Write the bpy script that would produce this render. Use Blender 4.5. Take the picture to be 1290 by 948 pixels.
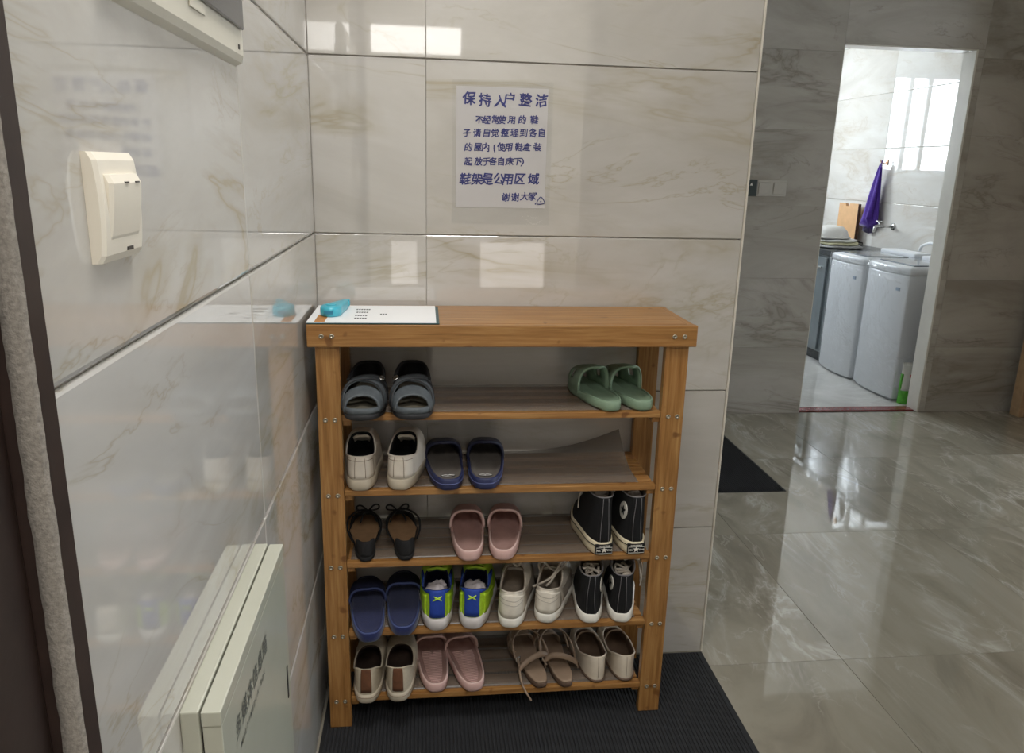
import bpy, bmesh, math, random
from mathutils import Vector, Matrix, noise as mnoise
random.seed(7)
PI = math.pi
R = math.radians
for o in list(bpy.data.objects): bpy.data.objects.remove(o, do_unlink=True)
SC = bpy.context.scene
COL = SC.collection

# ------------------------------------------------------------------ camera
cam_d = bpy.data.cameras.new('camera'); cam = bpy.data.objects.new('camera', cam_d); COL.objects.link(cam)
F_PX = 976.973
cam_d.sensor_fit = 'HORIZONTAL'; cam_d.sensor_width = 36.0; cam_d.lens = 36.0*F_PX/1290.0
cam_d.clip_start = 0.01
_f = Vector((0.11195313, 0.95949643, -0.25852098)); _r = Vector((0.99370327, -0.10927686, 0.02474628)); _u = Vector((0.0045064, 0.25966356, 0.96568863))
m3 = Matrix((_r, _u, -_f)).transposed()
cam.matrix_world = Matrix.Translation((0.2602293, -1.9249353, 1.3600656)) @ m3.to_4x4()
SC.camera = cam

# ------------------------------------------------------------------ world, lights, exposure
SC.view_settings.view_transform = 'Standard'
SC.view_settings.look = 'None'
SC.view_settings.gamma = 1.0
SC.view_settings.use_curve_mapping = False
SC.view_settings.exposure = 0.0
w = bpy.data.worlds.new('world'); SC.world = w; w.use_nodes = True
bg = w.node_tree.nodes['Background']; bg.inputs[0].default_value = (0.80, 0.90, 1.0, 1); bg.inputs[1].default_value = 4.5

def area(name, loc, rot, sx, sy, power, color):
    d = bpy.data.lights.new(name, 'AREA'); d.shape = 'RECTANGLE'; d.size = sx; d.size_y = sy
    d.energy = power; d.color = color
    o = bpy.data.objects.new(name, d); COL.objects.link(o); o.location = loc; o.rotation_euler = rot
    return o
# daylight at the laundry window (end wall of the laundry, looking back towards the hall)
area('laundry_window_daylight', (2.62, 5.27, 1.86), (R(-90), 0, 0), 0.9, 0.95, 98, (0.91, 0.955, 1.0))
# daylight at the big living room window on the right
area('living_window_daylight', (5.62, -0.15, 1.35), (0, R(90), 0), 1.9, 2.2, 8.5, (0.96, 0.98, 1.0))
# ceiling lamp of the entrance (its housing is built further down)
area('entrance_ceiling_light', (0.34, -0.95, 2.640), (0, 0, 0), 0.46, 0.46, 17.5, (1.0, 0.985, 0.96))
# added fill light in the stairwell behind the camera, for the rack front
area('stairwell_fill_light', (0.50, -2.60, 2.640), (0, 0, 0), 0.46, 0.46, 25, (1.0, 0.985, 0.96))

# ------------------------------------------------------------------ materials
MATS = {}
def lin(c):
    return tuple((v/12.92 if v <= 0.04045 else ((v+0.055)/1.055)**2.4) for v in [x/255.0 for x in c])
def new_mat(name):
    m = bpy.data.materials.new(name); m.use_nodes = True
    nt = m.node_tree; b = nt.nodes['Principled BSDF']
    return m, nt, b
def N(nt, t, **kw):
    n = nt.nodes.new(t)
    for k, v in kw.items(): setattr(n, k, v)
    return n
def coords(nt, scale=(1,1,1), rnd=True):
    tc = N(nt, 'ShaderNodeTexCoord'); mp = N(nt, 'ShaderNodeMapping')
    mp.inputs['Scale'].default_value = scale
    nt.links.new(tc.outputs['Object'], mp.inputs['Vector'])
    if rnd:
        oi = N(nt, 'ShaderNodeObjectInfo'); mu = N(nt, 'ShaderNodeMath', operation='MULTIPLY'); mu.inputs[1].default_value = 37.0
        nt.links.new(oi.outputs['Random'], mu.inputs[0])
        cb = N(nt, 'ShaderNodeCombineXYZ')
        for i in range(3): nt.links.new(mu.outputs[0], cb.inputs[i])
        nt.links.new(cb.outputs[0], mp.inputs['Location'])
    return mp.outputs[0]
def ramp(nt, src, stops):
    r = N(nt, 'ShaderNodeValToRGB'); e = r.color_ramp.elements
    while len(e) < len(stops): e.new(0.5)
    for i, (p, c) in enumerate(stops):
        e[i].position = p; e[i].color = (c[0], c[1], c[2], 1)
    nt.links.new(src, r.inputs[0]); return r.outputs[0]
def mixc(nt, fac, a, b, mode='MIX'):
    m = N(nt, 'ShaderNodeMix', data_type='RGBA', blend_type=mode)
    def put(sock, v):
        if hasattr(v, 'links'): nt.links.new(v, sock)
        elif isinstance(v, (int, float)): sock.default_value = v
        else: sock.default_value = (v[0], v[1], v[2], 1)
    put(m.inputs[0], fac); put(m.inputs[6], a); put(m.inputs[7], b)
    return m.outputs[2]
def noise(nt, vec, scale, detail=4, rough=0.55, dist=0.0):
    n = N(nt, 'ShaderNodeTexNoise'); n.inputs['Scale'].default_value = scale
    n.inputs['Detail'].default_value = detail; n.inputs['Roughness'].default_value = rough; n.inputs['Distortion'].default_value = dist
    nt.links.new(vec, n.inputs['Vector']); return n.outputs['Fac']
def bump(nt, b, h, strength, dist=0.002):
    n = N(nt, 'ShaderNodeBump'); n.inputs['Strength'].default_value = strength; n.inputs['Distance'].default_value = dist
    nt.links.new(h, n.inputs['Height']); nt.links.new(n.outputs[0], b.inputs['Normal'])
def mat(name, rgb, rough=0.6, var=0.10, scale=60, bstr=0.0, bscale=300, metal=0.0, spec=0.5, sheen=0.0):
    """plain procedural surface: slight mottled tone plus fine relief"""
    if name in MATS: return MATS[name]
    m, nt, b = new_mat(name); c = lin(rgb)
    v = coords(nt); n = noise(nt, v, scale)
    lo = tuple(x*(1-var) for x in c); hi = tuple(min(1, x*(1+var)) for x in c)
    nt.links.new(ramp(nt, n, [(0.3, lo), (0.7, hi)]), b.inputs['Base Color'])
    b.inputs['Roughness'].default_value = rough; b.inputs['Metallic'].default_value = metal
    b.inputs['Specular IOR Level'].default_value = spec
    if sheen: b.inputs['Sheen Weight'].default_value = sheen
    if bstr: bump(nt, b, noise(nt, v, bscale, 3), bstr, 0.001)
    MATS[name] = m; return m
def marble(name, base, light, vein, dark, rough=0.08, vs=2.2, veinw=0.55, stretch=(1,1,1), spec=0.5, slant=(0.5,0.5,0.0), coat=0.0):
    m, nt, b = new_mat(name)
    v0 = coords(nt, (1,1,1))
    mp = N(nt, 'ShaderNodeMapping'); mp.inputs['Rotation'].default_value = slant; mp.inputs['Scale'].default_value = stretch
    nt.links.new(v0, mp.inputs['Vector']); v = mp.outputs[0]
    n1 = noise(nt, v, vs, 6, 0.6, 0.9)
    col = ramp(nt, n1, [(0.32, lin(dark)), (0.48, lin(base)), (0.66, lin(light))])
    for sc, w0, w1, k in ((0.8, 0.030, 0.10, 1.0), (1.5, 0.012, 0.035, 0.7)):
        n2 = noise(nt, v, vs*sc, 5, 0.6, 1.3)
        a = N(nt, 'ShaderNodeMath', operation='SUBTRACT'); nt.links.new(n2, a.inputs[0]); a.inputs[1].default_value = 0.5
        ab = N(nt, 'ShaderNodeMath', operation='ABSOLUTE'); nt.links.new(a.outputs[0], ab.inputs[0])
        q = veinw*k
        vm = ramp(nt, ab.outputs[0], [(0.0, (q,)*3), (w0*0.5, (q*0.45,)*3), (w1*0.6, (0,0,0))])
        brk = ramp(nt, noise(nt, v, vs*1.3*sc, 3), [(0.45, (0,0,0)), (0.62, (1,1,1))])
        fac = mixc(nt, 1.0, vm, brk, 'MULTIPLY')
        col = mixc(nt, fac, col, lin(vein))
    nt.links.new(col, b.inputs['Base Color'])
    b.inputs['Roughness'].default_value = rough; b.inputs['Specular IOR Level'].default_value = min(spec, 1.0)
    if coat:          # hard polished glaze
        b.inputs['IOR'].default_value = coat; b.inputs['Specular IOR Level'].default_value = 0.5
    MATS[name] = m; return m
def bamboo(name, axis):
    m, nt, b = new_mat(name)
    st = [1, 1, 1]; st[axis] = 0.05
    v = coords(nt, tuple(st)); g = noise(nt, v, 130, 4, 0.6)
    st2 = [1.0, 1.0, 1.0]; st2[axis] = 0.25
    v2 = coords(nt, tuple(st2)); g2 = noise(nt, v2, 16, 2)
    col = ramp(nt, g, [(0.25, lin((122,82,40))), (0.5, lin((156,112,62))), (0.75, lin((181,139,86)))])
    col = mixc(nt, ramp(nt, g2, [(0.45, (0,0,0)), (0.75, (0.35,)*3)]), col, lin((150,98,48)))
    v3 = coords(nt, (1,1,1)); k = noise(nt, v3, 26, 1)
    col = mixc(nt, ramp(nt, k, [(0.69, (0,0,0)), (0.76, (0.75,)*3)]), col, lin((104,64,30)))
    nt.links.new(col, b.inputs['Base Color']); b.inputs['Roughness'].default_value = 0.38
    bump(nt, b, g, 0.08, 0.0005)
    MATS[name] = m; return m
def film(name, rgb, alpha, rough=0.15, bs=0.0, bsc=20):
    m, nt, b = new_mat(name); v = coords(nt)
    n = noise(nt, v, 30)
    c = lin(rgb)
    nt.links.new(ramp(nt, n, [(0.3, tuple(x*0.92 for x in c)), (0.7, c)]), b.inputs['Base Color'])
    b.inputs['Roughness'].default_value = rough; b.inputs['Alpha'].default_value = alpha
    if bs: bump(nt, b, noise(nt, v, bsc, 3, 0.6, 1.5), bs, 0.02)
    MATS[name] = m; return m
def glass(name):
    m, nt, b = new_mat(name); v = coords(nt); n = noise(nt, v, 3)
    tr_ = N(nt, 'ShaderNodeBsdfTransparent'); gl = N(nt, 'ShaderNodeBsdfGlossy'); gl.inputs['Roughness'].default_value = 0.02
    nt.links.new(ramp(nt, n, [(0, (0.94,0.97,0.98)), (1, (0.97,0.99,1))]), tr_.inputs['Color'])
    mx = N(nt, 'ShaderNodeMixShader'); mx.inputs[0].default_value = 0.06
    nt.links.new(tr_.outputs[0], mx.inputs[1]); nt.links.new(gl.outputs[0], mx.inputs[2])
    nt.links.new(mx.outputs[0], nt.nodes['Material Output'].inputs['Surface'])
    MATS[name] = m; return m
def clear_film(name, k, rough=0.03, bs=0.0, bsc=12):
    m, nt, b = new_mat(name); v = coords(nt)
    tr_ = N(nt, 'ShaderNodeBsdfTransparent'); gl = N(nt, 'ShaderNodeBsdfGlossy'); gl.inputs['Roughness'].default_value = rough
    nt.links.new(ramp(nt, noise(nt, v, 4), [(0, (0.94,0.95,0.96)), (1, (0.98,0.98,0.98))]), tr_.inputs['Color'])
    if bs:
        n = N(nt, 'ShaderNodeBump'); n.inputs['Strength'].default_value = bs; n.inputs['Distance'].default_value = 0.01
        nt.links.new(noise(nt, v, bsc, 3, 0.6, 1.2), n.inputs['Height']); nt.links.new(n.outputs[0], gl.inputs['Normal'])
    mx = N(nt, 'ShaderNodeMixShader'); mx.inputs[0].default_value = k
    nt.links.new(tr_.outputs[0], mx.inputs[1]); nt.links.new(gl.outputs[0], mx.inputs[2])
    nt.links.new(mx.outputs[0], nt.nodes['Material Output'].inputs['Surface'])
    MATS[name] = m; return m
def emit(name, rgb, s):
    m, nt, b = new_mat(name); v = coords(nt); n = noise(nt, v, 1.2, 2)
    b.inputs['Base Color'].default_value = (0.8,0.8,0.8,1)
    nt.links.new(ramp(nt, n, [(0.2, rgb), (0.8, tuple(x*0.93 for x in rgb))]), b.inputs['Emission Color'])
    b.inputs['Emission Strength'].default_value = s
    MATS[name] = m; return m

WALL = marble('cream_wall_marble', (192,188,181), (204,201,196), (164,152,122), (180,175,167), 0.03, 1.5, 0.75, (0.7,0.7,2.2), 0.6, (0.35,0.45,0.0), 2.0)
FARW = marble('grey_wall_marble', (168,162,153), (182,176,168), (116,108,98), (148,141,132), 0.14, 1.5, 0.6, (0.7,0.7,2.2), 0.5, (0.35,0.45,0.0))
LAUW = marble('laundry_wall_marble', (216,212,206), (226,224,220), (190,176,156), (206,202,196), 0.022, 1.6, 0.5, (0.7,0.7,2.2), 0.5, (0.35,0.45,0.0))
FLO = marble('floor_marble', (150,144,129), (162,156,142), (196,192,182), (131,124,110), 0.03, 2.0, 0.8, (1.9,0.7,1), 0.6, (0,0,0.5), 1.85)
LFLO = marble('laundry_floor_marble', (196,194,190), (206,204,200), (222,222,220), (184,182,176), 0.08, 2.4, 0.5, (1,1,1), 0.5, (0,0,0.5))
GROUT = mat('grout', (206,200,190), 0.7); FGROUT = mat('floor_grout', (92,86,76), 0.7)
TAUPE = mat('taupe_paint', (160,152,140), 0.8, 0.03, 20)
PAINT = mat('white_paint', (226,222,214), 0.8, 0.03, 20)
BEAD = mat('corner_bead', (210,204,190), 0.3, 0.03)
BX, BY, BZ = bamboo('bamboo_x', 0), bamboo('bamboo_y', 1), bamboo('bamboo_z', 2)
STEEL = mat('zinc_bolt', (176,168,150), 0.35, 0.1, metal=0.9)
HOLE = mat('dark_hole', (26,22,18), 0.8)

# ------------------------------------------------------------------ mesh helpers
def link(name, me, m=None, parent=None, smooth=False):
    if smooth:
        for p in me.polygons: p.use_smooth = True
    o = bpy.data.objects.new(name, me); COL.objects.link(o)
    if m: me.materials.append(m)
    if parent: o.parent = parent
    return o
def mesh(name, verts, faces, m=None, parent=None, smooth=True):
    me = bpy.data.meshes.new(name); me.from_pydata([tuple(v) for v in verts], [], faces); me.update()
    bm = bmesh.new(); bm.from_mesh(me); bmesh.ops.recalc_face_normals(bm, faces=bm.faces); bm.to_mesh(me); bm.free()
    return link(name, me, m, parent, smooth)
def box(name, lo, hi, m, parent=None, bev=0.0, seg=2):
    bm = bmesh.new(); bmesh.ops.create_cube(bm, size=1.0)
    for v in bm.verts:
        v.co = Vector([lo[i]+(v.co[i]+0.5)*(hi[i]-lo[i]) for i in range(3)])
    if bev: bmesh.ops.bevel(bm, geom=list(bm.edges), offset=bev, segments=seg, affect='EDGES', profile=0.6)
    me = bpy.data.meshes.new(name); bm.to_mesh(me); bm.free()
    return link(name, me, m, parent)
def obox(name, lo, hi, m, parent=None, bev=0.0, seg=2):
    """box whose object origin sits at its centre (so object-space grain differs from piece to piece)"""
    c = [(lo[i]+hi[i])/2 for i in range(3)]
    o = box(name, [lo[i]-c[i] for i in range(3)], [hi[i]-c[i] for i in range(3)], m, parent, bev, seg)
    o.location = c; return o
def loft(name, rings, m, parent=None, cap0=True, cap1=True, smooth=True, closed=True):
    n = len(rings[0]); V = [p for r in rings for p in r]; Fc = []
    for k in range(len(rings)-1):
        for i in range(n if closed else n-1):
            j = (i+1) % n
            Fc.append((k*n+i, k*n+j, (k+1)*n+j, (k+1)*n+i))
    for cap, k in ((cap0, 0), (cap1, len(rings)-1)):
        if cap:
            c = sum((Vector(p) for p in rings[k]), Vector())/n; V.append(c); ci = len(V)-1
            for i in range(n): Fc.append((k*n+i, k*n+(i+1) % n, ci))
    return mesh(name, V, Fc, m, parent, smooth)
def tube(name, pts, r, m, parent=None, seg=6, closed=False, flat=1.0):
    pts = [Vector(p) for p in pts]; n = len(pts); rings = []
    prev = None
    for i, p in enumerate(pts):
        a = pts[i-1] if (i > 0 or closed) else p; b = pts[(i+1) % n] if (i < n-1 or closed) else p
        t = (b-a).normalized()
        if prev is None:
            s = t.cross(Vector((0,0,1)));
            if s.length < 1e-3: s = t.cross(Vector((0,1,0)))
        else: s = prev - t*prev.dot(t)
        s.normalize(); prev = s; u = s.cross(t)
        rr = r[i] if isinstance(r, (list, tuple)) else r
        rings.append([p + s*rr*math.cos(2*PI*k/seg) + u*rr*flat*math.sin(2*PI*k/seg) for k in range(seg)])
    if closed: rings.append(rings[0])
    return loft(name, rings, m, parent, not closed, not closed)
def spline(ctrl, n=24, closed=False):
    c = [Vector(p) for p in ctrl]; out = []; L = len(c)
    segs = L if closed else L-1
    for s in range(segs):
        p0 = c[(s-1) % L] if (closed or s > 0) else c[0]; p1 = c[s]; p2 = c[(s+1) % L]
        p3 = c[(s+2) % L] if (closed or s+2 < L) else c[-1]
        k = max(2, n//segs)
        for i in range(k):
            t = i/k
            out.append(0.5*((2*p1)+(-p0+p2)*t+(2*p0-5*p1+4*p2-p3)*t*t+(-p0+3*p1-3*p2+p3)*t**3))
    if not closed: out.append(c[-1])
    return out
def lathe(name, prof, m, parent=None, n=32, axis='z'):
    rings = []
    for r_, z in prof:
        ring = []
        for i in range(n):
            a = 2*PI*i/n; x, y = r_*math.cos(a), r_*math.sin(a)
            ring.append({'z': (x,y,z), 'y': (x,z,y), 'x': (z,x,y)}[axis])
        rings.append(ring)
    return loft(name, rings, m, parent)
def prism(name, outline, z0, z1, m, parent=None, smooth=False):
    """extrude a 2-D outline (x, y) along z"""
    return loft(name, [[(x,y,z0) for x,y in outline], [(x,y,z1) for x,y in outline]], m, parent, smooth=smooth)
def thing(name, label, cat, loc=(0,0,0), rz=0.0, group=None):
    o = bpy.data.objects.new(name, None); COL.objects.link(o); o.location = loc; o.rotation_euler = (0,0,rz)
    o.empty_display_size = 0.05
    return tag(o, label, cat, group)
def tag(o, label, cat, group=None):
    o['label'] = label; o['category'] = cat
    if group: o['group'] = group
    return o
def struct(o, label=None):
    o['kind'] = 'structure'
    if label: o['label'] = label
    return o
def solid(o, t, off=-1.0):
    md = o.modifiers.new('thick', 'SOLIDIFY'); md.thickness = t; md.offset = off
    return o
def text_mesh(s, size, thick=0.0):
    cu = bpy.data.curves.new('txt', 'FONT'); cu.body = s; cu.size = size; cu.align_x = 'CENTER'; cu.align_y = 'CENTER'
    cu.offset = thick; cu.resolution_u = 2
    o = bpy.data.objects.new('txt', cu); COL.objects.link(o)
    bpy.context.view_layer.update()
    dg = bpy.context.evaluated_depsgraph_get()
    me = bpy.data.meshes.new_from_object(o.evaluated_get(dg))
    vs = [v.co.copy() for v in me.vertices]; fs = [tuple(p.vertices) for p in me.polygons]
    bpy.data.objects.remove(o, do_unlink=True); bpy.data.curves.remove(cu); bpy.data.meshes.remove(me)
    return vs, fs

# ------------------------------------------------------------------ tiles
def subtract(rect, hole):
    x0, x1, z0, z1 = rect; a0, a1, b0, b1 = hole
    if a1 <= x0 or a0 >= x1 or b1 <= z0 or b0 >= z1: return [rect]
    out = []
    if b1 < z1: out.append((x0, x1, b1, z1))
    if b0 > z0: out.append((x0, x1, z0, b0))
    zz0, zz1 = max(z0, b0), min(z1, b1)
    if a0 > x0: out.append((x0, a0, zz0, zz1))
    if a1 < x1: out.append((a1, x1, zz0, zz1))
    return out
def tiles(parent, us, vs, plane, face, m, gap=0.0012, depth=0.008, bev=0.0022, holes=(), gu=None, name='tile'):
    """tiles between joint positions us x vs; plane 'x','y','z' normal axis, face = (visible coordinate, sign of outward normal)"""
    c, s = face
    for i in range(len(us)-1):
        for j in range(len(vs)-1):
            rects = [(us[i], us[i+1], vs[j], vs[j+1])]
            for h in holes: rects = [q for r_ in rects for q in subtract(r_, h)]
            for (a, b, d, e) in rects:
                if b-a < 0.01 or e-d < 0.01: continue
                g_ = gap if gu is None else gu
                a += g_; b -= g_; d += gap; e -= gap
                n0, n1 = sorted((c, c - s*depth))
                if plane == 'y': lo, hi = (a, n0, d), (b, n1, e)
                elif plane == 'x': lo, hi = (n0, a, d), (n1, b, e)
                else: lo, hi = (a, d, n0), (b, e, n1)
                obox(name, lo, hi, m, parent, bev, 2)

ZR = [0.4*k for k in range(7)] + [2.7]
HC = 2.7
# floor slab and tiles
fl = struct(box('floor', (-1.0, -4.0, -0.06), (5.8, 2.3000, -0.0045), FGROUT), 'polished grey marble tiled floor of the entrance hall')
tiles(fl, [-0.93, -0.13, 0.67, 1.47, 2.27, 3.07, 3.87, 4.67, 5.47], [-1.67, -0.87, -0.07, 0.73, 1.53, 2.26], 'z', (0.0, 1), FLO, 0.0006, 0.004, 0.0008)
tiles(fl, [-0.93, -0.13, 0.67, 1.47], [-3.95, -3.27, -2.47, -1.67], 'z', (0.0, 1), FLO, 0.0006, 0.004, 0.0008)
# back wall behind the shoe rack
wb = struct(box('wall_back', (-0.12, 0.0075, 0), (1.06, 0.12, HC), GROUT), 'cream polished marble tiled wall behind the shoe rack')
tiles(wb, [0.0, 0.266, 1.064], ZR, 'y', (0.0, -1), WALL, 0.0014, bev=0.0016, gu=0.0002)
# wall turning the corner along the passage
wp = struct(box('wall_passage', (0.94, 0.12, 0), (1.0585, 2.26, HC), GROUT), 'tiled side wall of the passage beyond the corner')
tiles(wp, [0.012, 0.8, 1.6, 2.26], ZR, 'x', (1.066, 1), WALL, holes=())
tr = struct(box('trim_1', (1.0645, -0.0015, 0.0), (1.0705, 0.0115, HC), BEAD, None, 0.002), 'pale corner bead at the end of the back wall')
# left wall
wl = struct(box('wall_left', (-0.12, -1.44, 0), (-0.0075, 0.0075, HC), GROUT), 'cream polished marble tiled wall on the left with switch')
tiles(wl, [-1.44, -0.725, -0.0005], ZR, 'x', (0.0, 1), WALL, 0.0020, bev=0.0038, gu=0.0001)
# far wall with the doorway
D0, D1, DH, FY = 2.47, 3.232, 2.042, 2.26
wf = struct(mesh('wall_far', *(lambda: (
    [(x, y, z) for y in (FY+0.008, FY+0.1) for x, z in ((1.0,0),(D0,0),(D0,DH),(D1,DH),(D1,0),(3.95,0),(3.95,HC),(1.0,HC))],
    [(0,1,2,7),(7,2,3,6),(3,4,5,6),(8,15,10,9),(15,14,11,10),(11,14,13,12),(1,9,10,2),(2,10,11,3),(3,11,12,4),(0,7,15,8),(5,13,14,6),(7,6,14,15),(0,8,9,1),(4,12,13,5)]))(), mat('grey_grout', (160,153,143), 0.7), smooth=False),
    'grey marble tiled wall with the doorway to the laundry')
tiles(wf, [1.066, 1.67, 2.47, 3.27, 3.83], ZR, 'y', (FY, -1), FARW, 0.0004, bev=0.0006, holes=[(D0, D1, -0.01, DH)])
JAMB = mat('jamb_stone', (214,210,200), 0.18, 0.05, 8)
jb = struct(box('trim_2', (D1-0.012, FY-0.001, 0), (D1, FY+0.106, DH), JAMB, None, 0.002), 'pale stone lining on the right jamb of the laundry doorway')
struct(box('trim_3', (D0, FY+0.001, 0), (D0+0.004, FY+0.106, DH), JAMB, None, 0.002), 'pale stone lining on the left jamb of the laundry doorway')
struct(box('trim_4', (D0+0.004, FY-0.001, DH-0.008), (D1-0.012, FY+0.106, DH), JAMB, None, 0.002), 'pale stone lining on the head of the laundry doorway')
struct(box('trim_5', (D0+0.010, FY+0.03, -0.01), (D1-0.012, FY+0.105, 0.004), mat('red_granite', (122,62,60), 0.2, 0.25, 90), None, 0.001), 'dark red stone threshold strip in the laundry doorway')
# ceiling
struct(box('ceiling', (-1.0, -4.0, HC), (5.8, 5.4, HC+0.1), PAINT), 'white ceiling')
# right side of the passage, living area beyond it (outside the frame)
struct(box('wall_right', (3.83, 1.3, 0), (3.95, FY, HC), TAUPE), 'plain wall on the right end of the passage')
struct(box('wall_living_north', (3.95, 1.3, 0), (5.8, 1.42, HC), TAUPE), 'plain living area wall')
wle = box('wall_living_east', (5.7, -1.6, 0), (5.8, 1.3, 0.25), TAUPE); struct(wle, 'plain living area wall under the window')
struct(box('wall_living_lintel', (5.7, -1.6, 2.45), (5.8, 1.3, HC), TAUPE), 'plain wall above the living area window')
struct(box('wall_entry', (0.98, -1.62, 0), (5.8, -1.5, HC), TAUPE), 'plain entrance wall')
struct(box('wall_entry_head', (-0.12, -1.62, 2.1), (0.98, -1.5, HC), TAUPE), 'plain wall above the entrance door')
struct(box('wall_stair_left', (-1.0, -4.0, 0), (-0.9, -1.44, HC), PAINT), 'plain stairwell wall')
struct(box('wall_stair_front', (-0.9, -1.56, 0), (-0.12, -1.44, HC), PAINT), 'plain stairwell wall beside the entrance')
struct(box('wall_stair_right', (1.6, -4.0, 0), (1.7, -1.62, HC), PAINT), 'plain stairwell wall')
struct(box('wall_stair_rear', (-0.9, -4.0, 0), (1.6, -3.66, HC), PAINT), 'plain stairwell rear wall')
LITP = emit('daylit_pane', (1.0, 0.97, 0.92), 5.0); LITL = emit('daylit_low_pane', (1.0, 0.93, 0.86), 1.6)
for k, (x0, x1, z0, z1, m_) in enumerate(((-0.08, 0.51, 2.08, 2.25, LITP), (0.66, 1.12, 0.53, 0.85, LITL), (0.03, 0.21, 0.55, 0.85, LITL))):
    wv = thing('window_%d' % (k+2), 'stairwell window behind the camera', 'window', ((x0+x1)/2, -3.66, z0)); wv['kind'] = 'structure'
    a = (x1-x0)/2; h_ = z1-z0
    box('pane', (-a, 0.0, 0.0), (a, 0.012, h_), m_, wv)
    for q0, q1, r0, r1 in ((-a-.03, a+.03, -.03, 0), (-a-.03, a+.03, h_, h_+.03), (-a-.03, -a, 0, h_), (a, a+.03, 0, h_)): box('frame', (q0, 0, r0), (q1, 0.03, r1), PAINT, wv)
cl_ = thing('ceiling_lamp', 'flat square white ceiling lamp over the entrance', 'ceiling lamp', (0.34, -0.95, HC)); cl_['kind'] = 'structure'
box('housing', (-0.26, -0.26, -0.055), (0.26, 0.26, 0.0), PAINT, cl_, 0.004)
cl_ = thing('ceiling_lamp', 'added flat square white housing of the stairwell fill light', 'ceiling lamp', (0.50, -2.60, HC)); cl_['kind'] = 'structure'  # unseen housing, added to go with the stairwell fill light
box('housing', (-0.26, -0.26, -0.055), (0.26, 0.26, 0.0), PAINT, cl_, 0.004)
# door casing on the right wall
OAK = mat('oak_casing', (186,156,122), 0.45, 0.12, 25)
dc = thing('door_1', 'pale oak door casing at the right end of the passage', 'door', (3.83, 2.1, 0)); dc['kind'] = 'structure'
box('casing', (-0.045, 0.03, 0.0), (0.0, 0.105, 2.08), OAK, dc, 0.003)
box('casing', (-0.045, -0.75, 0.0), (0.0, -0.68, 2.08), OAK, dc, 0.003)
box('casing', (-0.045, -0.68, 2.01), (0.0, 0.03, 2.08), OAK, dc, 0.003)
box('leaf', (-0.02, -0.68, 0.005), (0.0, 0.03, 2.01), OAK, dc)

# ------------------------------------------------------------------ laundry room shell
XR, YL = 3.75, 5.2
lf = struct(box('floor_laundry', (1.9, 2.3000, -0.06), (3.85, YL+0.1, -0.0045), FGROUT), 'pale marble tiled floor of the laundry')
tiles(lf, [2.05, 2.47, 3.27, XR], [FY+0.105, 3.16, 3.96, 4.76, YL], 'z', (0.0, 1), LFLO, 0.0006, 0.004, 0.0008)
wr = struct(box('wall_laundry_right', (XR+0.0075, FY+0.1, 0), (XR+0.1, YL+0.1, HC), GROUT), 'glossy tiled wall behind the washing machines')
tiles(wr, [FY+0.1, 3.08, 3.88, 4.68, YL], [-0.02+0.4*k if k else 0.0 for k in range(7)]+[2.7], 'x', (XR, -1), LAUW, 0.0025, bev=0.002, gu=0.0002)
WX0, WX1, WZ0, WZ1 = 2.24, 2.98, 1.40, 2.30
we = struct(box('wall_laundry_end', (1.95, YL+0.0075, 0), (XR+0.1, YL+0.1, WZ0), GROUT), 'tiled end wall of the laundry under the window')
tiles(we, [2.05, 2.75, XR], [0.0, 0.4, 0.8, 1.2, WZ0], 'y', (YL, -1), LAUW)
struct(box('wall_laundry_end_side', (WX1, YL, WZ0), (XR+0.1, YL+0.1, HC), mat('beige_tile', (214,202,180), 0.2, 0.06, 5)), 'tiled end wall of the laundry beside the window')
struct(box('wall_laundry_end_head', (1.95, YL, WZ1), (WX1, YL+0.1, HC), MATS['beige_tile']), 'tiled end wall of the laundry above the window')
struct(box('wall_laundry_end_left', (1.95, YL, WZ0), (WX0, YL+0.1, WZ1), MATS['beige_tile']), 'tiled end wall of the laundry left of the window')
struct(box('wall_laundry_left', (1.95, FY+0.1, 0), (2.05, YL, HC), mat('white_tile', (236,238,240), 0.25, 0.02, 5)), 'tiled left wall of the laundry')
wn = thing('window_1', 'white sliding window in the laundry end wall', 'window', ((WX0+WX1)/2, YL+0.03, WZ0)); wn['kind'] = 'structure'
WFR = mat('window_frame_white', (236,236,236), 0.4, 0.03)
hw, hh = (WX1-WX0)/2, WZ1-WZ0
for a, b, c, d in ((-hw, hw, 0, 0.045), (-hw, hw, hh-0.045, hh), (-hw, -hw+0.045, 0.045, hh-0.045), (hw-0.045, hw, 0.045, hh-0.045), (-0.045, 0.0, 0.045, hh-0.045), (0.14, 0.185, 0.045, hh-0.045)):
    box('frame', (a, -0.02, c), (b, 0.03, d), WFR, wn, 0.003)
GL = glass('window_glass')
for a, b in ((-hw+0.045, -0.045), (0.0, 0.14), (0.185, hw-0.045)):
    box('pane', (a, 0.002, 0.045), (b, 0.006, hh-0.045), GL, wn)

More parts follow.
